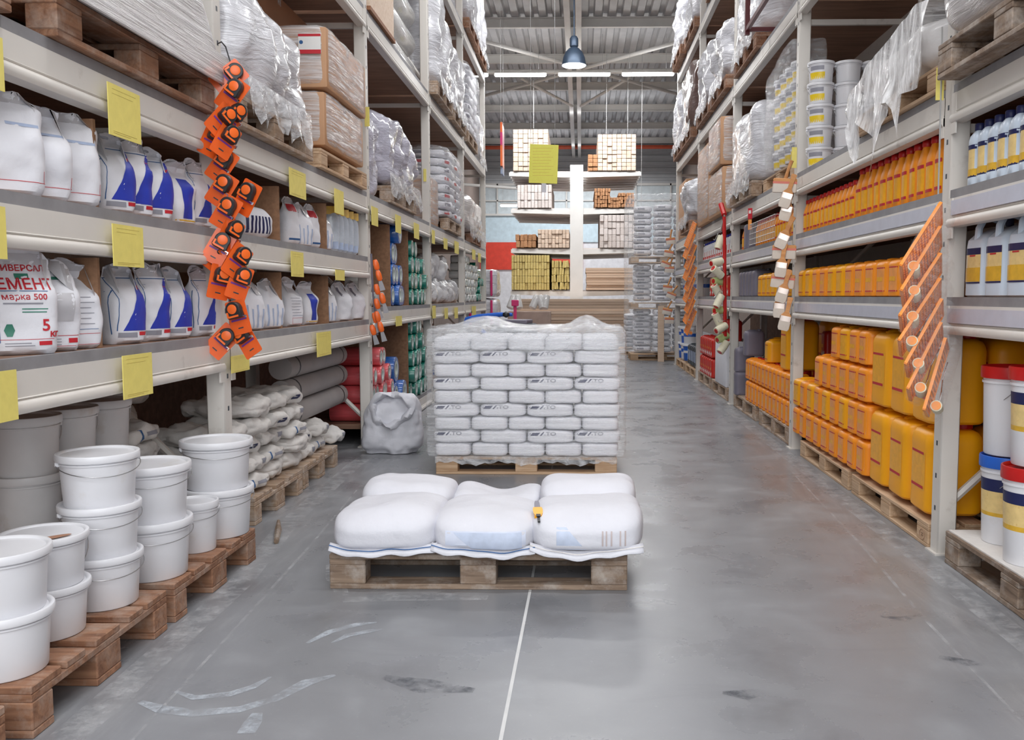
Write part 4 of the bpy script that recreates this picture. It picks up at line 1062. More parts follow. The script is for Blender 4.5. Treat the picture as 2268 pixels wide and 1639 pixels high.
gs.box(.515, .54, -.4014, -.4004, .066, .070).box(.515, .54, -.4014, -.4004, .052, .056).box(.5255, .5295, -.4014, -.4004, .052, .070)
gs.ob('stamp', M['wood_brown'], pp, smooth=False)
pallet('wood_new', (2.03, 6.06, 0), 'fresh pallet under the four-high orange cans', R(-90), 'pallets under the right racking')
pallet('wood_mid', (2.05, 7.72, 0), 'dusty pallet under the two-high orange cans past the second right post', R(-90), 'pallets under the right racking')
pallet('wood_mid', (2.05, 9.10, 0), 'dusty pallet under the far orange cans before the third right post', R(-90), 'pallets under the right racking')
# --- first right bay, on the floor pallets
random.seed(31)
YB = (4.37, 4.685, 5.0)
for l in range(2):
    for c in range(3):
        for i, y in enumerate(YB):
            if c and l == 0 and i: continue
            lab = ('big amber can in the %s row, %s past the near right post' % (('bottom', 'top')[l], ORD[i])) if c == 0 else \
                  'big amber can deeper behind the front %s row of big cans' % ('bottom', 'top')[l]
            jbig.put((1.775+.285*c, y, .1455+.433*l), RZR + R(random.uniform(-2, 2)), lab, 'big amber cans on the right pallets')
tag(G().box(1.64, 1.95, 4.55, 4.95, 1.013, 1.016).ob('paper_sheet', M['paper']), 'sheet of white paper lying on the big amber cans', 'paper')
cols = [6.83, 6.63, 6.43, 6.23, 6.03, 5.83, 5.63, 5.43, 5.245]
hts = [2, 2, 2, 3, 3, 4, 4, 4, 4]
for i, (y, hgt) in enumerate(zip(cols, hts)):
    for l in range(hgt):
        kd = (jmid, jmid2)[(i*2+l*3+i*l) % 2] if i < 8 else jmid
        kd.put((1.735, y, .1455+.2135*l), RZR + R(random.uniform(-2.5, 2.5)), '%s orange can from the second right post, %s layer up' % (ORD[i], ORD[l]), P1)
for i, y in enumerate((6.7, 6.45, 6.2, 5.9)):
    if i > 1: jmid.put((2.02, y, .1455+.2135*2), RZR, 'orange can in the dim row behind the four-high cans', P1)
    for l in range(2): jmid.put((2.02, y, .1455+.2135*l), RZR, 'orange can in the dim row behind the four-high cans', P1)
for i in range(1):
    jbig.put((2.05, 6.58, .1455+.2135*2+.001), RZR, 'big orange can at the dim back of the four-high stack', 'big orange cans at the dim back')
# --- lower shelf of the first right bay
ys = [6.83-.2*i for i in range(13)]
for i, y in enumerate(ys):
    (jmid2 if i in (0, 1, 4, 5) else jmid).put((1.755, y, 1.176), RZR + R(random.uniform(-2, 2)), '%s orange can along the lower right shelf from the second post' % ORD[i], P2)
for i, y in enumerate((6.65, 6.2, 5.7, 5.2)): jmid.put((2.0, y, 1.176), RZR, 'orange can in the dim row at the back of the lower right shelf', P2)
# --- bottles
def bottle(w_, d_, h, body, cap, kind):
    t = thing('bottle', '', 'bottle'); g = G(); n = 20
    if kind == 'orange': prof = [(0, .92), (.02, 1), (.62, 1), (.68, .93), (.84, .45), (.90, .36)]
    else: prof = [(0, .9), (.02, 1), (.13, 1), (.14, .97), (.62, .97), (.63, 1), (.72, 1.0), (.80, .88), (.86, .55), (.89, .40)]
    rr = []
    for z, s in prof:
        q = max(w_*s*.5*0+.0, 0); a_, b_ = w_*s, max(d_*s, w_*s) if s < .5 else d_*s
        rr.append(rrect(w_*s, (d_*s if s > .6 else max(w_*s, d_*s*.5)), min(w_, d_)*s*.42, 5, h*z))
    g.loft(rr); g.ob('body', M[body], t)
    G().lathe([(w_*.24, h*.885), (w_*.25, h*.89), (w_*.25, h*.985), (w_*.22, h)], 16).ob('cap', M[cap], t)
    put = lambda u, v: (u*w_, -d_*1.2, v*h); D = (0, 1, 0)
    def pr(v0, v1, mk, a=.40, off=.0012, par=t, nm='label'):
        p, f = pgrid(-a, a, v0, v1, 6, 2, put); return decal(g, p, f, D, off).ob(nm, M[mk], par)
    if kind == 'orange':
        lb = pr(.10, .60, 'can_lab'); pr(.53, .59, 'redprint', .38, .002, lb, 'red_band'); pr(.11, .16, 'redprint', .38, .002, lb, 'red_band')
    elif kind == 'white':
        lb = pr(.08, .5, 'can_red'); pr(.22, .5, 'white_paint', .36, .002, lb, 'panel')
    else:
        lb = pr(.16, .60, 'sand', .44); pr(.16, .27, 'gold', .43, .002, lb, 'grain_panel'); pr(.585, .655, 'navy', .44, .002, lb, 'dark_band'); pr(.14, .17, 'navy', .44, .002, lb, 'dark_band')
    return Kind(t)
bor, bors, bsil, bwh = bottle(.105, .075, .30, 'can_or', 'cap_red', 'orange'), bottle(.092, .068, .245, 'can_or', 'cap_red', 'orange'), bottle(.086, .08, .262, 'silver', 'navy', 'silver'), bottle(.085, .08, .24, 'white_pl', 'blue', 'white')
GO = 'orange bottles on the upper right shelf'
y = 4.24
for i in range(13):
    bor.put((1.715, y, 1.646), RZR + R(random.uniform(-5, 5)), '%s tall orange bottle from the near post on the upper right shelf' % ORD[i], GO); y += .112
for i in range(13):
    bors.put((1.705, y-.006, 1.646), RZR + R(random.uniform(-5, 5)), '%s small orange bottle past the tall ones on the upper right shelf' % ORD[i], GO); y += .0975
for i in range(10): bor.put((1.85, 4.3+.24*i, 1.646), RZR, 'orange bottle in the second row of the upper right shelf', GO)
y = 3.985
for i in range(9):
    bsil.put((1.695, y-.045-.091*i, 1.646), RZR + R(random.uniform(-4, 4)), '%s pale bottle with a sand label away from the near right post' % ORD[i], 'pale bottles with sand labels')
for i in range(9): bsil.put((1.80, y-.07-.091*i, 1.646), RZR, 'pale bottle in the second row behind the sand-labelled ones', 'pale bottles with sand labels')
# --- pale blue jugs with looped handles
def jug():
    t = thing('jug', '', 'jug'); g = G(); w_, d_, h = .165, .20, .345
    prof = [(0, .92), (.02, 1), (.62, 1), (.70, .97)]
    rings = [rrect(w_*s, d_*s, .04, 5, h*z) for z, s in prof]
    for z, s, dy in ((.76, .86, -.01), (.82, .62, -.035), (.86, .40, -.05)): rings.append(rrect(w_*s, d_*s, .04*s, 5, h*z, 0, dy*-1))
    g.loft(rings); g.ob('body', M['silver'], t)
    G().tube([(0, -.082, h*.70), (0, -.078, h*.84), (0, -.058, h*.945), (0, -.02, h*.965), (0, .02, h*.93), (0, .035, h*.84)], .0155, 8).ob('handle', M['silver'], t)
    G().lathe([(.024, 0), (.024, .035), (.02, .04)], 16, M=Matrix.Translation((0, .05, h*.85))).ob('cap', M['navy'], t)
    put = lambda u, v: (u*w_, -d_, v*h)
    def pr(u0, u1, v0, v1, mk, off, par, nm): 
        p, f = pgrid(u0, u1, v0, v1, 5, 4, put); return decal(g, p, f, (0, 1, 0), off).ob(nm, M[mk], par)
    lb = pr(-.40, .34, .17, .60, 'sand', .0012, t, 'label')
    pr(-.40, .34, .19, .36, 'gold', .002, lb, 'grain_panel'); pr(-.40, .34, .52, .60, 'navy', .002, lb, 'dark_band'); pr(-.40, .34, .165, .185, 'navy', .002, lb, 'dark_band'); pr(-.15, .12, .498, .515, 'redprint', .0022, lb, 'red_band')
    return Kind(t)
kj = jug()
for i in range(5): kj.put((1.775, 3.93-.192*i, 1.176), RZR + R(6), '%s pale blue jug away from the near right post' % ORD[i], 'pale blue jugs on the near right shelf')
for i in range(3): kj.put((2.0, 3.90-.192*i, 1.176), RZR, 'pale blue jug in the second row behind the others', 'pale blue jugs on the near right shelf')
# --- printed buckets on the nearest right pallet
pallet('wood_old', (2.02, 3.37, 0), 'worn pallet at the right frame edge under the printed buckets', R(-90), 'pallets under the right racking')
tag(G().box(1.63, 2.4, 2.78, 3.96, .1445, .150).ob('cardboard_sheet', M['paper_old'], smooth=False), 'pale board lying on the worn pallet under the printed buckets', 'board')
bk = ((.10, .235, 'sand'), (.235, .40, 'gold'), (.40, .62, 'sand'), (.62, .72, 'navy'), (.08, .10, 'navy'))
kbl = bucket(.105, .37, 'white_pl', 'blue_pl', 40, ((.22, .36, 'gold'), (.36, .60, 'sand'), (.60, .74, 'navy'), (.20, .22, 'navy')))
krd = bucket(.112, .38, 'white_pl', 'cap_red', 35, ((.22, .40, 'gold'), (.40, .62, 'sand'), (.62, .74, 'navy'), (.20, .22, 'navy')))
kpl = bucket(.115, .37, 'white_pl', 'cap_red', 40)
kbl.put((1.79, 3.775, .151), R(-100), 'blue-lidded bucket with a sand label at the bottom of the right stack', 'printed buckets on the nearest right pallet')
kpl.put((1.795, 3.775, .151+.3725), R(-100), 'plain white bucket with a red lid on top of the blue-lidded one', 'printed buckets on the nearest right pallet')
krd.put((1.75, 3.475, .151), R(-90), 'red-lidded bucket with a sand label, front bottom at the right frame edge', 'printed buckets on the nearest right pallet')
krd.put((1.765, 3.475, .151+.383), R(-90), 'red-lidded bucket with a sand label, front top at the right frame edge', 'printed buckets on the nearest right pallet')
for l in range(2):
    for i, (x, y) in enumerate(((2.12, 3.80), (2.42, 3.80), (2.42, 3.45))):
        jbig.put((x, y, .151+.433*l), RZR, 'big amber can at the dim back behind the printed buckets', 'big amber cans behind the printed buckets')
# --- second right bay
random.seed(8)
for c in range(12):
    y = 7.22 + .16*c
    for l in range(2): jsm.put((1.735, y, .1455+.2165*l), RZR + R(random.uniform(-3, 3)), '%s small orange can past the second right post, %s layer' % (ORD[c], ('bottom', 'upper')[l]), 'small orange cans past the second right post')
for i, (x, y, kd) in enumerate(((1.80, 7.45, jbig), (1.80, 8.25, jmid2), (1.9, 8.6, jmid2), (1.75, 9.15, jgrey), (2.15, 7.6, jbig))):
    kd.put((x, y, .579), RZR, ('large amber can on top of the small cans nearest the brushes', 'amber can in the middle on top of the small cans', 'amber can further back on top of the small cans', 'grey can on top of the small cans', 'large amber can in the dim back row')[i], 'cans on top of the small orange cans')
for l in range(2): jgrey.put((1.72, 9.5, .1455+.245*l), RZR, 'grey can beside the third right post, %s one' % ('bottom', 'upper')[l], 'grey cans by the third right post')
for i in range(6): jred.put((2.1, 7.5+.3*i, .146+.512), RZR, 'red can in the dim row at the back past the second post', 'dim red cans')
for i in range(6): jred.put((2.1, 7.5+.3*i, .146+.256), RZR, 'red can in the dim row at the back past the second post', 'dim red cans')
for i in range(15):
    bors.put((1.705, 7.24+.105*i, 1.646), RZR, '%s orange bottle past the brushes on the upper right shelf' % ORD[i], 'orange bottles past the brushes')
jgrey.put((1.74, 9.15, 1.646), RZR, 'grey can beside the orange bottles past the brushes', 'grey cans on the right shelves')
for i in range(2): bors.put((1.72, 9.4+.12*i, 1.646), RZR, '%s dark-banded bottle by the third right post' % ORD[i], 'bottles by the third right post')
t = thing('wire_basket', 'wire basket hooked in front of the orange bottles past the brushes', 'basket', (1.60, 8.0, 1.652), RZR)
g = G()
for z in (0, .05, .1, .15, .19): g.tube([(-.55, -.02, z), (.55, -.02, z)], .003, 5)
for k in range(23): g.tube([(-.55+.05*k, -.02, 0), (-.55+.05*k, -.02, .19)], .002, 5)
g.tube([(-.55, -.02, .19), (-.55, .02, .19)], .003, 5); g.tube([(.55, -.02, .19), (.55, .02, .19)], .003, 5)
g.ob('grid', M['string'], t)
for i in range(7): jmid2.put((1.755, 7.22+.195*i, 1.176), RZR + R(3), '%s orange can past the second post on the lower right shelf' % ORD[i], 'orange cans past the second right post')
for i in range(5): jgrey.put((1.745, 8.75+.17*i, 1.176), RZR, '%s grey can before the third post on the lower right shelf' % ORD[i], 'grey cans on the right shelves')
# --- third and fourth right bays
for i in range(14): bwh.put((1.71, 10.2+.17*i, 1.646), RZR, '%s white and red bottle past the third right post' % ORD[i], 'white and red bottles far along the right shelf')
for i in range(8): jred.put((1.75, 10.25+.19*i, 1.176), RZR, '%s red can past the third post on the lower right shelf' % ORD[i], 'red cans on the lower right shelf')
pallet('wood_mid', (2.05, 10.75, 0), 'dusty pallet past the third right post under the white carton', R(-90), 'pallets under the right racking')
pallet('wood_mid', (2.05, 12.05, 0), 'dusty pallet under the red cans far along the right', R(-90), 'pallets under the right racking')
pallet('wood_new', (2.05, 13.6, 0), 'pale pallet under the far dark cans on the right', R(-90), 'pallets under the right racking')
pallet('wood_new', (2.05, 14.95, 0), 'pale pallet under the blue and white tubs', R(-90), 'pallets under the right racking')
carton(1.64, 10.2, 11.0, .146, .52, .7, 'white carton on a pallet past the third right post', 'paper', False)
for i in range(2): jred.put((1.74, 10.35+.16*i, .668), RZR, '%s red can standing on the white carton' % ('farther', 'nearer')[1-i], 'red cans on the white carton')
for c in range(7):
    for l in range(2): jred.put((1.75, 11.45+.165*c, .1455+.256*l), RZR, '%s red can on the far right pallet, %s layer' % (ORD[c], ('bottom', 'upper')[l]), 'red cans on the far right pallet')
for i in range(5): jdark.put((1.77, 13.15+.2*i, .1455), RZR, '%s dark can with a pale label on the far right pallet' % ORD[i], 'dark cans on the far right pallet')
ktub = bucket(.15, .27, 'blue_pl', 'white_pl', 20, ((.25, .6, 'white_paint'),))
ktub2 = bucket(.15, .27, 'white_pl', 'white_pl', 20, ((.3, .65, 'blue_pl'),))
for i in range(3):
    for l in range(2): (ktub if (i+l) % 2 == 0 else ktub2).put((1.8, 14.55+.35*i, .146+.262*l), RZR, '%s blue and white tub on the far right pallet, %s layer' % (ORD[i], ('bottom', 'upper')[l]), 'blue and white tubs at the far right')
for i in range(5): ktub2.put((1.82, 13.2+.42*i, 1.176), RZR, '%s white tub on the lower shelf near the last right post' % ORD[i], 'white tubs by the last right post')
for i in range(5): jdark.put((1.77, 13.2+.4*i, 1.646), RZR, '%s dark can on the upper shelf near the last right post' % ORD[i], 'dark cans by the last right post', scale=(.85, .85, .85))
for i in range(6): jdark.put((2.1, 10.4+.35*i, .1455), RZR, 'dark can at the back past the third right post', 'dim dark cans')

# ------------------------------------------------------------------ loads on the upper right decks
load('wrapped_load', 'bulging load in tight streaked film at the top right corner', 'pallet load', 1.52, 2.75, 4.06, 2.102, .95, .92, 'wrap_streak', 201, 'wood_old', 9, .04, 2, None, 'worn pallet on the top right deck at the frame edge', False)
M['drape'] = mat('draped_white_cover', srgb(232, 230, 230), .35, 0, .04, 4, 5, .5, .02, coat=.4)
def drape(seed, x, y0, y1, z0, h, d, label, k=.5):
    """A sheet thrown over a load: it hugs the top, hangs down the front in folds and ends in torn tongues."""
    t = thing('plastic_cover', label, 'plastic film', (x, (y0+y1)/2, z0)); L = y1-y0; n, m_ = 44, 30; pts = []
    for j in range(m_+1):
        v = j/m_
        for i in range(n+1):
            u = -.5+i/n; y = u*L
            top = h*(1 - k*(u+.5)**1.3) + .05*nz((u*3, v*2, 0), 2, seed)
            fold = .035*math.sin(u*34+seed+3*v) + .04*nz((u*6, v*3, 1), 1.5, seed+1)
            tear = .16*max(0, math.sin(u*21+seed))**2 + .10*max(0, math.sin(u*9+1))**2
            if v < .35: q = (d*(1-v/.35)*1.0, y, top + .02*math.sin(v*9))
            else:
                w_ = (v-.35)/.65; low = .02 - tear*1.3
                q = (-.012 - .03*w_ + fold*w_*.8 - .0, y + .03*math.sin(w_*5+u*12), top + (low-top)*w_)
            pts.append((q[0], q[1], q[2]))
    W_ = n+1
    G().add(pts, [(j*W_+i, j*W_+i+1, (j+1)*W_+i+1, (j+1)*W_+i) for j in range(m_) for i in range(n)]).ob('sheet', M['drape_f'], t)
    return t
M['drape_f'] = film('milky_torn_film', .62, (.88, .88, .89), (1, 6, 1), 3, 1.0, .12)
load('wrapped_load', 'white covered load by the near right post, sloping away from it', 'pallet load', 1.60, 4.30, 5.28, 2.102, .24, .85, 'drape', 202, 'wood_new', 4, .05, 4, slope(-.25), 'pallet under the white covered load by the near right post', False)
drape(7, 1.575, 4.19, 5.42, 2.112, .44, .5, 'milky torn film hanging in tongues over the white covered load', .42)
kw1 = bucket(.091, .148, 'white_pl', 'white_pl', 10)
kw2 = bucket(.091, .148, 'white_pl', 'white_pl', 10, ((.12, .45, 'yellow_hot', -75, 5), (.55, .75, 'greyprint', -70, 0)))
for c, x in enumerate((1.735, 1.930, 2.125, 2.320)):
    for l in range(5):
        (kw2 if c == 0 else kw1).put((x, 6.72, 2.102+.152*l), 0, '%s white bucket %s in the stack beside the second right post' % (ORD[l], 'with a yellow label' if c == 0 else 'of the %s column in' % ORD[c]), 'white buckets stacked on the right deck')
pallet('wood_new', (2.05, 7.72, 2.1025), 'pallet under the film-wrapped yellow-labelled buckets', R(-90))
for c in range(4):
    for l in range(5):
        kw2.put((1.745, 7.29+.211*c, 2.249+.152*l), R(-25), '%s yellow-labelled bucket past the second right post, %s layer up' % (ORD[c], ORD[l]), 'yellow-labelled buckets in film')
tag(lump(.29, .98, .86, 14, .02, 4, 205, 20, 0, 0, slope(-.15)).ob('bucket_film', M['stretch_thin'], loc=(1.745, 7.61, 2.25)), 'shiny film round the yellow-labelled buckets past the second right post', 'plastic film')
load('wrapped_load', 'lilac filmed load before the third right post', 'pallet load', 1.57, 8.45, 9.75, 2.102, .74, .85, 'wrap', 206, 'wood_mid', 7, .04, 3, slope(-.05), 'pallet under the lilac filmed load before the third right post')
carton(1.56, 10.1, 11.2, 2.102, .50, .8, 'lower filmed brown carton past the third right post')
carton(1.54, 10.15, 11.1, 2.63, .52, .8, 'upper filmed brown carton past the third right post')
carton(1.58, 11.35, 12.4, 2.102, .98, .7, 'tall filmed brown carton further past the third right post')
load('wrapped_load', 'white film hanging from a load near the fourth right post', 'pallet load', 1.52, 12.9, 14.0, 2.102, .6, .8, 'wrap', 207, 'wood_brown', 4, .09, 4, None, 'brown pallet near the fourth right post')
carton(1.64, 14.3, 15.3, 2.102, .9, .7, 'brown carton beside the last right post', 'carton', False)
# second upper deck, right
t = thing('metal_cage', 'dark red metal frame with a grid base on the high right deck', 'frame', (1.77, 7.57, 3.432))
g = G()
for x in (-.33, .33):
    for y in (-.5, .5): G().box(x-.02, x+.02, y-.02, y+.02, 0, .9).ob('leg', M['dark_red'], t, smooth=False)
for z in (.03, .86):
    g = G()
    for x in (-.33, .33): g.box(x-.015, x+.015, -.5, .5, z, z+.035)
    for y in (-.5, .5): g.box(-.33, .33, y-.015, y+.015, z, z+.035)
    g.ob('frame', M['dark_red'], t, smooth=False)
g = G()
for k in range(7): g.box(-.33, .33, -.45+.15*k-.008, -.45+.15*k+.008, .30, .315)
for k in range(5): g.box(-.28+.14*k-.008, -.28+.14*k+.008, -.5, .5, .30, .315)
g.ob('grid_shelf', M['dark_red'], t, smooth=False)
load('wrapped_load', 'clear filmed load behind the dark red frame on the high right deck', 'pallet load', 1.58, 8.42, 9.7, 3.432, .95, .85, 'wrap', 210, 'wood_brown', 5, .08, 3, slope(-.2), 'brown pallet behind the dark red frame on the high right deck')
load('wrapped_load', 'crumpled film load past the third post on the high right deck', 'pallet load', 1.56, 10.1, 11.2, 3.432, .7, .85, 'wrap', 211, 'wood_brown', 4, .09, 4, None, 'brown pallet past the third post on the high right deck')
load('wrapped_load', 'second crumpled film load on the high right deck', 'pallet load', 1.56, 11.4, 12.5, 3.432, .8, .85, 'wrap', 212, 'wood_brown', 5, .07, 4, None, 'second brown pallet past the third post on the high right deck')
M['wrap_brown'] = wrapped('dark_filmed_goods', srgb(112, 88, 82), (1, 1, 3), 4, .6)
load('wrapped_load', 'dark brown goods in shiny film near the last right post', 'pallet load', 1.55, 13.0, 14.4, 3.432, 1.0, .85, 'wrap_brown', 213, 'wood_brown', 6, .05, 3, None, 'brown pallet under the dark goods near the last right post')
load('wrapped_load', 'pale film load at the last right post on the high deck', 'pallet load', 1.55, 14.35, 15.45, 3.432, .9, .85, 'wrap', 214, 'wood_brown', 5, .07, 3, None, 'brown pallet at the last right post on the high deck')
load('wrapped_load', 'film load high on the topmost right deck', 'pallet load', 1.56, 12.9, 14.1, 4.902, 1.0, .85, 'wrap', 215, 'wood_brown', 5, .07, 3, None, 'brown pallet on the topmost right deck')
load('wrapped_load', 'ragged film load at the end of the topmost right deck', 'pallet load', 1.52, 14.3, 15.5, 4.902, .8, .85, 'wrap', 216, 'wood_brown', 5, .09, 4, None, 'end brown pallet on the topmost right deck')
load('wrapped_load', 'film load on the topmost right deck by the fourth post', 'pallet load', 1.58, 10.2, 12.4, 4.902, .9, .85, 'wrap', 217, 'wood_brown', 5, .07, 3, None, 'brown pallet on the topmost right deck by the fourth post')
# ================================================================== strips of small goods hung on the posts
def tape_measure():
    t = thing('tape_measure', '', 'tape measure')
    G().loft([[(x, y, z) for x, _, z in [(p[0], 0, p[1]) for p in rrect(.094, .150, .008, 3)]] for y in (0, .0016)]).ob('card', M['orange_card'], t, loc=(0, 0, -.030))
    n = 20; prof = []
    for k in range(n+1):
        a = math.pi*(-.08+1.16*k/n); prof.append((.033*math.cos(a), .006+.033*math.sin(a)))
    prof += [(-.034, -.026), (-.026, -.034), (.028, -.034), (.035, -.026)]
    c = G().prism(prof, -.036, -.004, 'y').ob('case', M['black'], t, bev=.003)
    G().loft([[(r*math.cos(2*math.pi*k/20), y, .006+r*math.sin(2*math.pi*k/20)) for k in range(20)] for r, y in ((.021, -.034), (.021, -.039), (.017, -.0405))]).ob('face_disc', M['orange_hot'], c)
    g = G(); g.box(-.024, .022, -.039, -.035, -.030, -.022).box(-.030, -.022, -.039, -.035, -.028, -.004)
    g.ob('orange_trim', M['orange_hot'], c, smooth=False)
    G().box(.030, .046, -.024, -.012, -.033, -.029).box(.043, .046, -.024, -.012, -.041, -.029).ob('tape_hook', M['chrome'], t, smooth=False)
    G().box(-.036, .036, -.0012, -.0004, -.045, -.037).ob('printed_stripe', M['purple'], t, smooth=False, loc=(0, 0, 0))
    G().box(-.012, .012, -.0014, -.0004, -.080, -.075).ob('hang_slot', M['dark_pl'], t, smooth=False)
    return Kind(t)
ktm = tape_measure()
tms = [(519, 162, -50, 20), (523, 197, -38, 0), (499, 257, -42, 55), (521, 249, -40, 55), (477, 297, -24, 45), (507, 299, -30, 50), (500, 354, -36, 0), (499, 407, -34, 0), (508, 457, -32, 0), (553, 425, -30, -10),
       (516, 508, -28, 50), (492, 535, -30, 20), (495, 557, -38, 45), (533, 566, -34, 50), (489, 610, -12, 45), (509, 606, -24, 45), (535, 612, -20, 40), (524, 688, 14, -8), (539, 741, 32, -15), (503, 745, -44, 10)]
for i, (px, py, rot, yaw) in enumerate(tms):
    p = aty(px, py, 3.965 - .022*(i % 3))
    ktm.put(p, 0, '%s orange carded tape measure from the top of the string on the left post' % ORD[i], 'tape measures strung on the left post',
            rot=Matrix.Rotation(R(yaw), 3, 'Z').to_4x4().__matmul__(Matrix.Rotation(R(-rot), 4, 'Y')).to_euler())
g = G(); pts = [aty(x, y, 4.02) for x, y in ((500, 104), (508, 130), (517, 165), (505, 300), (510, 450), (500, 600), (515, 700), (525, 745))]
g.tube(pts, .003, 6)
t = thing('hanging_strap', 'thin black strap strung with orange tape measures on the left post', 'strap', (0, 0, 0)); g.ob('strap', M['black'], t)
G().tube([pts[0], pts[0]+Vector((-.03, .03, .03)), pts[0]+Vector((-.06, .0605, .03))], .003, 6).ob('hook', M['black'], t)

M['tool_grey'] = mat('grey_tool_blade', srgb(150, 148, 152), .4, .3)
# orange handled tools on the second left post
t = thing('hand_tool', '', 'tool')
G().loft([rrect(.020*s, .016*s, .006*s, 3, z) for z, s in ((0, .7), (.012, 1.2), (.05, 1.25), (.075, .9), (.08, .6))]).ob('handle', M['orange_hot'], t)
G().loft([[(-.012*s, -.002, z), (.012*s, -.002, z), (.012*s, .002, z), (-.012*s, .002, z)] for z, s in ((0, .6), (-.03, .8), (-.075, 1.0))]).ob('blade', M['tool_grey'], t, smooth=False)
kt = Kind(t)
for i, (px, py) in enumerate(((836, 598), (842, 622), (838, 652), (850, 672), (838, 684), (839, 712), (829, 742), (846, 735), (834, 715))):
    kt.put(aty(px, py, 6.86 - .02*(i % 2)), 0, '%s orange-handled tool down the strip on the second left post' % ORD[i], 'orange-handled tools on the second left post', rot=(0, R(-14), R(20)), scale=(1.7, 1.7, 1.0))
a, b = aty(822, 562, 6.941), aty(836, 742, 6.90)
tag(G().tube([a, (a+b)/2 + Vector((-.01, 0, 0)), b], .008, 6).ob('hanging_strip', M['grey_pl']), 'grey strip holding orange-handled tools on the second left post', 'strip')

# paint trays with rollers
def paint_tray(bag=True):
    t = thing('paint_tray', '', 'paint tray'); L, W_ = .315, .20
    g = G(); h = .013
    for x in (-W_/2, W_/2): g.box(x-.004, x+.004, -h/2, h/2, -L/2, L/2)
    for z in (-L/2, L/2): g.box(-W_/2, W_/2, -h/2, h/2, z-.004, z+.004)
    g.ob('rim', M['orange_tray'], t, smooth=False)
    g = G()
    for k in range(1, 14):
        z = -L/2 + L*k/14; g.box(-W_/2, W_/2, -.003, .003, z-.0036, z+.0036)
    for k in range(1, 8):
        x = -W_/2 + W_*k/8; g.box(x-.0036, x+.0036, -.003, .003, -L/2, L/2)
    g.ob('grid', M['orange_tray'], t, smooth=False)
    G().box(-W_/2, W_/2, -.002, .0, L*.38, L/2).ob('solid_panel', M['orange_tray'], t, smooth=False)
    r = G().lathe([(.013, -.045), (.024, -.043), (.025, 0), (.024, .043), (.013, .045)], 16, M=Matrix.Translation((-.02, -.038, -L*.40)) @ Matrix.Rotation(R(90), 4, 'Y')).ob('roller', M['fleece'], t)
    G().lathe([(.0195, -.046), (.0195, .046)], 12, M=Matrix.Translation((-.02, -.038, -L*.40)) @ Matrix.Rotation(R(90), 4, 'Y')).ob('roller_core', M['orange_tray'], r)
    G().tube([(.03, -.038, -L*.40), (.05, -.038, -L*.40), (.05, -.03, -L*.15), (.0, -.026, L*.0), (0, -.026, L*.25)], .003, 6).ob('wire_handle', M['chrome'], t)
    if bag: lump(W_+.03, .075, L+.05, 5, .008, 12, 5, 10).ob('clear_bag', M['sleeve2'], t, loc=(0, -.022, -L/2-.025))
    return Kind(t)
M['orange_tray'] = mat('orange_tray_plastic', srgb(250, 148, 40), .35, 0, .04)
M['sleeve2'] = film('clear_tray_bag', .09, fr=12, scale=(1, 1, 3), strength=1.0, rough=.06)
kpt = paint_tray()
TR = [(2090, 461), (2087, 516), (2086, 577), (2083, 635), (2088, 680), (2084, 738), (2100, 763)]
LL = [(2004, 595), (2007, 647), (2004, 702), (2004, 754), (2019, 803), (2027, 851), (2060, 897)]
def basis(z, x):
    z = z.normalized(); x = (x - z*x.dot(z)).normalized(); y = z.cross(x)
    return Matrix((x, y, z)).transposed().to_euler()
for i, (a, b) in enumerate(zip(TR, LL)):
    A, B = aty(*a, 3.90), aty(*b, 3.86)
    kpt.put((A+B)/2 + Vector((.01, .055, -.02)), 0, '%s paint tray with roller down the string on the near right post' % ORD[i], 'paint trays hung on the near right post',
            rot=basis(A-B, Vector((.40, .85, -.30))))
pts = [aty(x, y, 4.074) for x, y in ((2087, 60), (2084, 200), (2081, 330), (2078, 430))]
tag(G().tube(pts, .004, 6).ob('hanging_strip', M['string']), 'thin wire strip hanging down the near right post', 'strip')
kpt3 = paint_tray(True)
for i in range(9):
    p = aty(1529 - 3*(i % 2), 520 + 24*i, 12.5)
    kpt3.put(p, 0, '%s orange paint tray from the top of the string on the fourth right post' % ORD[i], 'paint trays hung on the fourth right post', rot=basis(Vector((.35, -.2, 1)), Vector((-.2, 1, -.1))), scale=(1, 1.2, 1.1))

# brushes
def brush(w_, big, hm='handle_wood', fm='tin'):
    t = thing('paint_brush', '', 'brush'); k = w_
    if big:
        G().box(-k/2, k/2, -.020, .020, .055, .085).ob('block', M[hm], t, bev=.006)
        G().box(-k/2-.001, k/2+.001, -.021, .021, .05, .064).ob('ferrule', M['brush_pink'], t, smooth=False)
        G().loft([rrect(k*s, .04*s, .01, 3, z) for z, s in ((.055, 1), (0, 1.03), (-.005, .98))]).ob('bristles', M['bristle'], t)
        G().tube([(0, 0, .08), (.01, 0, .13), (.03, 0, .2)], [.012, .010, .013], 8).ob('handle', M[hm], t)
    else:
        G().loft([rrect(k*s, .022*s, .006, 3, z) for z, s in ((.06, 1), (.01, 1.0), (-.005, .8))]).ob('bristles', M['bristle'], t)
        G().loft([rrect(k*1.02, .024, .006, 3, z) for z in (.055, .09)]).ob('ferrule', M[fm], t)
        G().loft([rrect(k*s, .02*(.6+.4*s), .006*s, 3, z) for z, s in ((.09, .95), (.12, .35), (.17, .38), (.21, .5), (.215, .3))]).ob('handle', M[hm], t)
    return Kind(t)
kbb_, kbs = brush(.150, True), brush(.075, False)
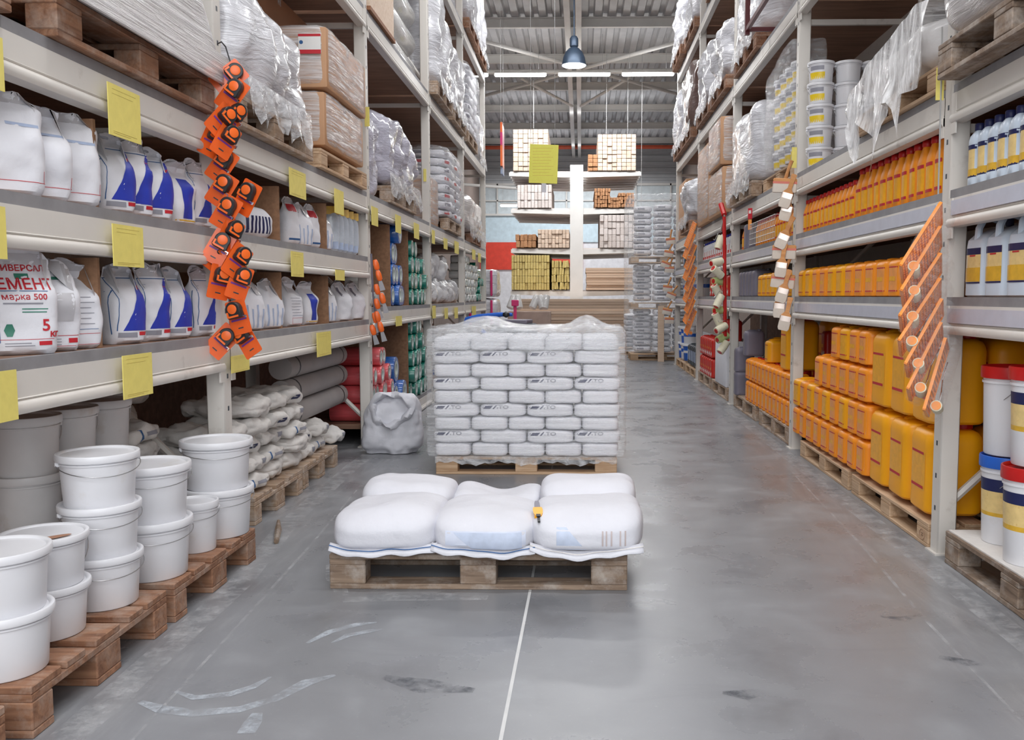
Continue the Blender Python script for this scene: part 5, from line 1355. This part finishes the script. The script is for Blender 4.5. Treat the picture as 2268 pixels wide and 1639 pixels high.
for i, (px, py, big, rz) in enumerate(((1737, 425, 1, 4), (1735, 458, 0, 18), (1736, 487, 0, 14), (1725, 548, 0, 24), (1736, 572, 1, 2), (1727, 612, 0, 8), (1732, 636, 1, 6), (1727, 668, 0, 16), (1724, 702, 0, 4), (1734, 730, 0, 12))):
    (kbb_ if big else kbs).put(aty(px, py, 6.84 - .03*(i % 2)), 0, '%s brush down the string on the second right post, %s' % (ORD[i], 'a wide block brush' if big else 'a flat brush'), 'brushes hung on the second right post', rot=(0, R(rz), R(-15)), scale=(1.15, 1.1, 1.15))
kbr = brush(.12, True, 'handle_wood')
for i, (px, py, rz) in enumerate(((1486, 540, -6), (1480, 568, 10), (1472, 592, 20), (1482, 603, 4), (1478, 645, 6), (1484, 660, 22), (1476, 696, 12), (1482, 716, 2))):
    kbr.put(aty(px, py, 15.45), 0, '%s red-banded brush from the top of the string on the last right post' % ORD[i], 'brushes hung on the last right post', rot=(0, R(rz), 0), scale=(1.3, 1.3, 1.2))
# rollers
def roller(fm):
    t = thing('paint_roller', '', 'paint roller'); Mx = Matrix.Rotation(R(90), 4, 'Y')
    r = G().lathe([(.03, -.085), (.048, -.083), (.051, 0), (.048, .083), (.03, .085)], 16, M=Mx).ob('sleeve', M[fm], t)
    G().lathe([(.031, -.089), (.031, .089)], 12, M=Mx).ob('end_cap', M['cap_red'], r)
    G().tube([(.085, 0, 0), (.11, 0, 0), (.11, 0, .06), (.0, 0, .085), (0, 0, .11)], .004, 6).ob('wire_arm', M['chrome'], t)
    return Kind(t)
krw, krg = roller('fleece'), roller('fleece_g')
for i, (px, py, gr, rz) in enumerate(((1594, 537, 0, 70), (1587, 581, 0, 12), (1589, 603, 0, -35), (1592, 623, 1, 0), (1588, 644, 0, -55), (1592, 667, 0, 60), (1594, 687, 1, 4), (1589, 707, 0, -60), (1597, 727, 0, 25), (1600, 748, 1, 20), (1602, 769, 0, 50))):
    (krg if gr else krw).put(aty(px, py, 9.74 - .04*(i % 3)), 0, '%s roller down the string on the third right post, %s sleeve' % (ORD[i], 'green' if gr else 'cream'), 'paint rollers hung on the third right post', rot=(0, R(-rz), R(30)), scale=(.85, .85, .85))
a, b = aty(1604, 480, 9.72), aty(1606, 745, 9.72)
t = thing('hanging_strap', 'red strap behind the paint rollers on the third right post', 'strap', (0, 0, 0))
G().tube([a, (a+b)/2, b], .020, 8).ob('strap', M['cap_red'], t); G().tube([a+Vector((0, 0, .02)), a+Vector((-.02, .101, .14))], .03, 8).ob('handle', M['cap_red'], t)
G().tube([a+Vector((-.03, 0, -.15)), a+Vector((0, 0, .02))], .01, 6).ob('shaft', M['chrome'], t)

a, b = aty(453, 496, 4.0785), aty(478, 472, 4.0785)
t = thing('barcode_label', 'small white barcode label on the near left post', 'label', (a.x, 4.0785, a.z)); g = G()
G().box(0, b.x-a.x, -.0008, .0008, 0, b.z-a.z).ob('label', M['white_paint'], t, smooth=False)
for k, ww in enumerate((1, 2, 1, 1, 3, 1, 2, 1, 1, 2, 1, 3, 1)): g.box(.006+.003*k, .006+.003*k+.0007*ww, -.0013, -.0008, .02, b.z-a.z-.004)
g.ob('bar_pattern', M['black'], t, smooth=False)
# ------------------------------------------------------------------ price sheets
def sheet(px0, px1, py0, py1, X, label, lines=True, mk='yellow', grp='yellow price sheets', tilt=0):
    s = -1 if X < 0 else 1
    a, b = atx(px0, (py0+py1)/2, X), atx(px1, (py0+py1)/2, X)
    ym = (a.y+b.y)/2; wd = abs(a.y-b.y); zt, zb = atx((px0+px1)/2, py0, X).z, atx((px0+px1)/2, py1, X).z
    t = thing('price_sheet', label, 'price sheet', (X, ym, zb), group=grp); h = zt-zb
    G().box(-.0015, .0015, -wd/2, wd/2, 0, h).ob('paper', M[mk], t, smooth=False, rot=(R(tilt), 0, 0))
    if lines:
        for k in range(4): G().box(-s*.0016-.0004, -s*.0016+.0004, -wd*.38, wd*(.36-.1*(k % 3)), h*(.9-.09*k) if k < 2 else h*(.05+.035*(k-2)), h*(.905-.09*k) if k < 2 else h*(.058+.035*(k-2))).ob('printed_line', M['yellow_ink'], t, smooth=False)
M['yellow_ink'] = mat('faint_print', srgb(188, 166, 80), .6)
XL = -1.603; XR = 1.604
for args in ((240, 310, 197, 308, 'price sheet on the top left beam over the bags, nearest whole one'), (250, 317, 500, 591, 'price sheet on the middle left beam over the blue-wedged bags'),
             (272, 337, 784, 879, 'price sheet on the lowest left beam over the stacked buckets'), (-20, 7, 80, 198, 'price sheet cut by the left frame edge on the top beam'),
             (-24, 13, 456, 573, 'price sheet cut by the left frame edge on the middle beam'), (-28, 38, 822, 936, 'price sheet cut by the left frame edge on the lowest beam'),
             (641, 677, 378, 437, 'price sheet on the top beam past the tape measures, nearer one'), (741, 761, 421, 474, 'price sheet on the top beam past the tape measures, farther one'),
             (645, 672, 558, 613, 'price sheet on the middle beam past the tape measures, nearer one'), (743, 763, 598, 621, 'small pale price sheet on the middle beam past the tape measures'),
             (512, 552, 786, 823, 'price sheet just below the orange tape measures'), (702, 733, 735, 788, 'price sheet on the lowest beam over the grey rolls'),
             (539, 548, 552, 612, 'narrow price sheet half hidden by the tape measures'), (823, 837, 459, 500, 'price sheet at the second left post on the beam above the mesh rolls'),
             (876, 888, 477, 516, 'price sheet over the blue mesh rolls'), (917, 928, 495, 529, 'price sheet over the green mesh rolls'), (877, 890, 700, 722, 'price sheet on the low beam under the white rolls'),
             (957, 963, 510, 540, 'price sheet at the third left post'), (983, 991, 528, 552, 'price sheet over the cloudy plastic bags'), (1007, 1016, 535, 562, 'price sheet past the cloudy plastic bags'),
             (1046, 1053, 553, 575, 'price sheet over the far white rolls'), (1059, 1065, 561, 581, 'price sheet over the far small green rolls'),
             (958, 965, 677, 705, 'price sheet on the low beam at the third left post'), (985, 992, 682, 706, 'price sheet on the low beam above the wrapped stack'), (1007, 1014, 681, 705, 'price sheet on the low beam near the blue bin'), (1046, 1054, 678, 699, 'price sheet on the low beam at the far left')):
    sheet(*args[:4], XL, args[4], args[0] > 0 and args[1]-args[0] > 25)
def fsheet(px0, px1, py0, py1, Y, label, mk='yellow', nm='price_sheet', cat='price sheet'):
    a, b = aty(px0, py1, Y), aty(px1, py0, Y)
    t = thing(nm, label, cat, ((a.x+b.x)/2, Y, a.z)); w_ = b.x-a.x; h = b.z-a.z
    G().box(-w_/2, w_/2, -.002, .002, 0, h).ob('paper', M[mk], t, smooth=False); return t, w_, h
fsheet(2072, 2092, 150, 222, 4.076, 'film-covered yellow price sheet on the near right post')
fsheet(1753, 1765, 326, 372, 6.946, 'yellow price sheet on the second right post')
fsheet(808, 818, 237, 280, 6.946, 'yellow price sheet high on the second left post')
fsheet(938, 944, 374, 402, 9.816, 'yellow price sheet high on the third left post')
t, w_, h = fsheet(1656, 1668, 461, 485, 8.6, 'red sale sign over a pink slip on the beam above the wire basket', 'redprint', 'sale_sign', 'sign')
t.location = (1.59, 8.6, t.location.z); t.rotation_euler = (0, 0, R(-50))
G().box(-w_*.4, w_*.4, -.002, .002, -.10, -.005).ob('slip', M['can_lab2'], t, smooth=False)
for k in range(2): G().box(-w_*.3+k*w_*.32, -w_*.05+k*w_*.32, -.003, -.002, h*.5, h*.8).ob('print', M['white_paint'], t, smooth=False)
# ------------------------------------------------------------------ hanging signs
a, b = aty(1171, 406, 14.0), aty(1234, 320, 14.0)
t = thing('hanging_sign', 'bright yellow board hung over the middle of the aisle', 'sign', ((a.x+b.x)/2, 14.0, a.z)); w_, h = b.x-a.x, b.z-a.z
G().box(-w_/2, w_/2, -.006, .006, 0, h).ob('board', M['yellow_hi'], t, smooth=False, rot=(0, R(2.2), 0))
for x in (-w_*.42, w_*.42): G().tube([(x, 0, h), (x, 0, 7.2-a.z)], .003, 5).ob('wire', M['string'], t)
G().box(-.02, .05, -.003, .003, -.14, .0).ob('slip', M['paper'], t, smooth=False)
for k in range(10):
    G().box(-w_*.36, w_*(.36 - .07*(k % 3)), -.0075, -.006, h*(.90-.078*k), h*(.905-.078*k)).ob('faint_line', M['gold'], t, smooth=False)
a, b = aty(1109, 388, 17.5), aty(1116, 278, 17.5)
t = thing('hanging_banner', 'narrow orange and pink banner hung edge-on by the left racking', 'banner', ((a.x+b.x)/2, 17.5, a.z)); h = b.z-a.z
G().box(-.02, .02, -.35, .35, h*.14, h).ob('panel', M['orange_hot'], t, smooth=False, rot=(0, 0, R(2)))
G().box(-.021, .021, -.36, .36, h*.55, h*.80).ob('pink_band', M['pink'], t, smooth=False, rot=(0, 0, R(2)))
G().box(-.018, .018, -.2, .2, 0, h*.14).ob('slip', M['palebluep'], t, smooth=False)
for y in (-.3, .3): G().tube([(0, y, h), (0, y, 7.2-a.z)], .003, 5).ob('wire', M['string'], t)

# ================================================================== the far end of the aisle: timber on a two-sided arm rack
Y0 = 23.0
t = thing('arm_rack', 'white two-sided arm rack stacked with timber at the end of the aisle', 'rack', (-.1, Y0, 0))
for yy in (0, 1.5, 3.0): G().box(-.165, .165, yy, yy+.18, 0, 4.46).ob('column', M['white_paint'], t, smooth=False)
AL = [(1.30, -1.68, 1.6), (2.36, -1.66, 1.6), (3.36, -1.66, 1.62), (4.28, -1.70, 1.62)]
for z, xl, xr in AL:
    for yy in (.02, .52, 1.02, 1.52, 2.02, 2.52, 3.02): 
        for x0, x1 in ((xl, -.165), (.165, xr)):
            G().prism([(x0 if x0 < -1 else x1, z), (x0 if x0 > -1 else x1, z), (x0 if x0 > -1 else x1, z-.13), (x0 if x0 < -1 else x1, z-.09)], yy, yy+.12, 'y').ob('arm', M['white_paint'], t, smooth=False)
    for x0, x1 in ((xl+.02, -.17), (.17, xr-.02)): G().box(x0, x1, .1, 3.1, z, z+.03).ob('deck', M['timber_w'], t, smooth=False)
G().box(-1.2, 1.2, .02, 3.2, 0, .08).ob('base', M['white_paint'], t, smooth=False)
_bat = {}
def bundle(px0, px1, py0, py1, nc, nr, mk, label, zb=None, depth=2.4, Y=Y0+.0, drop=0, loose=False):
    a, b = aty(px0, py1, Y), aty(px1, py0, Y)
    zb = a.z if zb is None else zb; top = {4.28: 9, 3.36: 4.13, 2.36: 3.21, 1.30: 2.21}[round(zb-DZ, 2)]; b.z = min(b.z, top); w_, h = b.x-a.x, b.z-zb; cw, ch = w_/nc, h/nr
    t = thing('timber_bundle', label, 'timber', (a.x, Y, zb))
    G0 = G().box(.0035, cw-.0035, 0, depth, .003, ch-.003); bm_ = None
    for c in range(nc):
        for r_ in range(nr):
            if drop and r_ == nr-1 and c < drop: continue
            if bm_ is None: bm_ = G0.ob('batten', M[mk], t, smooth=False, bev=.006); o = bm_
            else: o = bm_.copy(); COL.objects.link(o); o.parent = t
            o.location = (c*cw + (random.uniform(-.01, .01) if loose else 0), random.uniform(-.025, .02) - .01, r_*ch)
            if loose: o.location.z += .012
            if loose: o.rotation_euler = (0, R(random.uniform(-7, 7)), 0)
    return t
DZ = .031
bundle(1135, 1214, 286, 0, 7, 9, 'timber', 'tall block of square pale battens on the top left arms', 4.28+DZ)
bundle(1325, 1409, 297, 0, 8, 9, 'timber', 'tall block of square pale battens on the top right arms', 4.28+DZ)
bundle(1303, 1324, 342, 0, 2, 4, 'timber_b', 'low brown bundle beside the top right batten block', 4.28+DZ)
bundle(1144, 1222, 409, 0, 10, 3, 'timber_w', 'white-ended boards standing in three layers on the second left arms', 3.36+DZ)
bundle(1318, 1352, 418, 0, 6, 5, 'timber_b', 'brown bundle of loose offcuts on the second right arms, tallest', 3.36+DZ, loose=True)
bundle(1353, 1371, 437, 0, 3, 3, 'timber_b', 'small low bundle between two offcut bundles', 3.36+DZ)
bundle(1372, 1405, 428, 0, 6, 4, 'timber_b', 'brown offcut bundle at the end of the second right arms', 3.36+DZ, loose=True)
bundle(1190, 1261, 508, 0, 9, 4, 'timber', 'pale battens in four layers on the third left arms', 2.36+DZ)
bundle(1330, 1410, 474, 0, 9, 5, 'timber_w', 'large pinkish block of battens on the third right arms', 2.36+DZ)
bundle(1140, 1187, 520, 0, 5, 2, 'timber_b', 'filmed brown offcuts at the end of the third left arms', 2.36+DZ, loose=True)
bundle(1130, 1217, 560, 0, 14, 5, 'timber_y', 'large yellow-wrapped batten stack on the lowest left arms', 1.30+DZ)
bundle(1221, 1261, 578, 0, 7, 4, 'timber_y', 'smaller yellow-wrapped batten stack against the column', 1.30+DZ, loose=True)
def sheets(px0, px1, py0, zb, n, label, depth=1.4, Y=Y0-.02, mk='ply'):
    a, b = aty(px0, py0, Y), aty(px1, py0, Y); t = thing('sheet_stack', label, 'timber', (a.x, Y, zb)); h = (a.z-zb)/n
    bear = [G().box(0, b.x-a.x, yy, yy+.1, -zb, -.001).ob('bearer', M['wood_mid'], t, smooth=False) for yy in (.1, .9)] if zb < .2 else []
    for k in range(n): G().box(random.uniform(-.01, .02), b.x-a.x+random.uniform(-.03, .01), random.uniform(-.03, .02), depth, k*h+.002, (k+1)*h-.004).ob('sheet', M[mk], t, smooth=False)
    return t
sheets(1298, 1404, 593, 1.30+DZ, 9, 'stack of pale sheets on the lowest right arms')
sheets(1140, 1396, 662, .09, 14, 'wide stack of pale sheets on the floor in front of the arms', 1.1, Y0-1.2)
# goods on the floor in front of it
t = thing('display_bin', 'grey-brown open box with white rolls in front of the timber', 'box', (-1.0, 18.6, 0))
G().box(-.5, .38, 0, .6, 0, .86).ob('box', mat('greyish_card', srgb(172, 150, 138), .7), t, bev=.01)
for k, (x, tilt) in enumerate(((-.42, 20), (-.30, -14), (.05, 24), (.18, -18), (.27, 8))):
    tag(G().lathe([(.075, -.14), (.08, -.13), (.08, .13), (.075, .14)], 16).ob('paper_roll', M['white_roll'], loc=(-1.0+x, 18.85, 1.05), rot=(R(-20), R(tilt), 0)), '%s white roll from the left standing in the grey-brown box' % ORD[k], 'roll', 'white rolls in the grey-brown box')
t = thing('pallet_jack', 'blue hand pallet truck parked behind the wrapped stack', 'pallet truck', (-.72, 8.3, 0), R(-14))
for x in (-.19, .19): G().box(x-.08, x+.08, .2, 1.3, .05, .11).ob('fork', M['blue_pl'], t, bev=.01)
G().box(-.27, .27, .02, .22, .06, .5).ob('body', M['blue_pl'], t, bev=.03)
G().box(-.10, .30, -.05, .16, .62, .93).ob('pump_box', M['dark_pl'], t, bev=.02); G().box(-.04, .26, -.07, .12, .925, .965).ob('grey_lid', M['grey_pl'], t, bev=.008)
for x in (-.12, .12): G().lathe([(.09, -.03), (.09, .03)], 18, M=Matrix.Translation((x, -.02, .09)) @ Matrix.Rotation(R(90), 4, 'Y')).ob('wheel', M['black'], t)
G().tube([(-.05, 0, .45), (-.12, 0, .8), (-.2, 0, .86)], .022, 10).ob('tiller', M['blue_pl'], t)
G().tube([(-.36, 0, .90), (-.34, 0, .955), (-.22, 0, .985), (-.02, 0, 1.01), (.10, 0, 1.01)], [.03, .034, .03, .022, .016], 10).ob('hand_loop', M['blue_pl'], t)
G().lathe([(.001, -.03), (.03, -.015), (.034, 0), (.03, .015), (.001, .03)], 14, M=Matrix.Translation((.05, -.03, 1.01))).ob('knob', M['black'], t)
# pink wrapped goods behind the left racking
pallet('wood_brown', (-1.95, 18.3, 0), 'brown pallet under the pink and white goods past the left racking', R(90))
for k in range(3): pallet('wood_brown', (-1.95, 18.3, .1445*(k+1)), 'brown pallet %s in the pile under the pink goods' % ('second', 'third', 'topmost')[k], R(90))
for k, z in enumerate((.58, 1.16)):
    t = thing('wrapped_load', ('lower', 'upper')[k] + ' white and magenta wrapped pack past the left racking', 'pallet load', (-1.95, 18.2, z))
    lump(.62, .8, .55, 7, .03, 4, 300+k, 14).ob('wrapped_goods', M['wrap'], t)
    for x in (-.22, .2): G().box(x-.022, x+.022, -.43, -.395, .02, .52).ob('magenta_stripe', M['pink'], t, bev=.01)
t = thing('post_stand', 'slim magenta stand by the pallets past the left racking', 'stand', (-1.30, 18.0, 0))
G().box(-.03, .03, -.03, .03, 0, 1.0).ob('pole', M['pink'], t, bev=.008); G().box(-.07, .07, -.06, .06, .98, 1.1).ob('head', M['pink'], t, bev=.01); G().box(-.12, .12, -.12, .12, 0, .02).ob('foot', M['pink'], t)
# tall stacks of bagged goods past the right racking
ks = []
for q in range(3):
    t = thing('filled_sack', '', 'sack'); g = lump(.33, .52, .1115, 4.5, .006, 8, 400+q, 10, .2, 0, None, 1); g.ob('bag', M['paper'], t)
    p, f = pgrid(-.14, .02, .04, .10, 4, 2, lambda u, v: (u, -.6, v)); decal(g, p, f, (0, 1, 0), .002).ob('printed_mark', M['greyprint'], t)
    ks.append(Kind(t))
random.seed(77)
tiers = [(.146, 7), (1.085, 6), (1.927, 8)]
for c, (x, yy) in enumerate(((1.16, 17.1), (1.50, 16.75), (1.88, 16.75))):
    for ti, (z0, n) in enumerate(tiers):
        for l in range(n):
            ks[(l+c+ti) % 3].put((x+random.uniform(-.006, .006), yy+random.uniform(-.02, .02), z0+.1135*l), R(random.uniform(-2, 2)), '%s sack up in the %s tier of the %s column past the right racking' % (ORD[l], ('bottom', 'middle', 'top')[ti], ('aisle-side', 'middle', 'rear')[c]), 'bagged goods in tall columns past the right racking')
for ti, z in enumerate((0, .94, 1.78)): pallet('wood_new', (1.52, 17.0, z), ('floor pallet', 'middle pallet', 'upper pallet')[ti] + ' in the tall columns of sacks past the right racking')
tag(lump(1.36, 1.36, 2.86, 30, .02, 5, 410, 20).ob('stretch_film', M['stretch_thin'], loc=(1.52, 16.98, .148)), 'clear film round the tall columns of sacks past the right racking', 'plastic film')
a = aty(1464, 806, 16.2)
tag(G().box(-.055, .055, -.02, .02, 0, 1.0).ob('leaning_board', M['ply'], loc=(a.x, 16.25, 0), rot=(R(-4), 0, 0)), 'pale upright board leaning on the tall columns of sacks', 'board')
pallet('wood_new', (1.35, 18.6, 0), 'far pallet with small white sacks beyond the tall columns')
for c in range(2):
    for l in range(6): ks[(l+c) % 3].put((1.05+.4*c, 18.4, .146+.1135*l), 0, '%s sack up in the %s far column beyond the tall ones' % (ORD[l], ('first', 'second')[c]), 'far low columns of sacks')
# wires hanging from the roof between the racks
for k, (px, py) in enumerate(((1182, 284), (1343, 296), (1390, 296), (1420, 470))):
    p = aty(px, py, 22.4)
    tag(G().tube([(0, 0, 0), (0, 0, 7.24-p.z)], .006, 5).ob('hanging_wire', M['string'], loc=p), '%s thin wire from the left hanging from the roof over the timber' % ORD[k], 'wire', 'wires hanging from the roof')
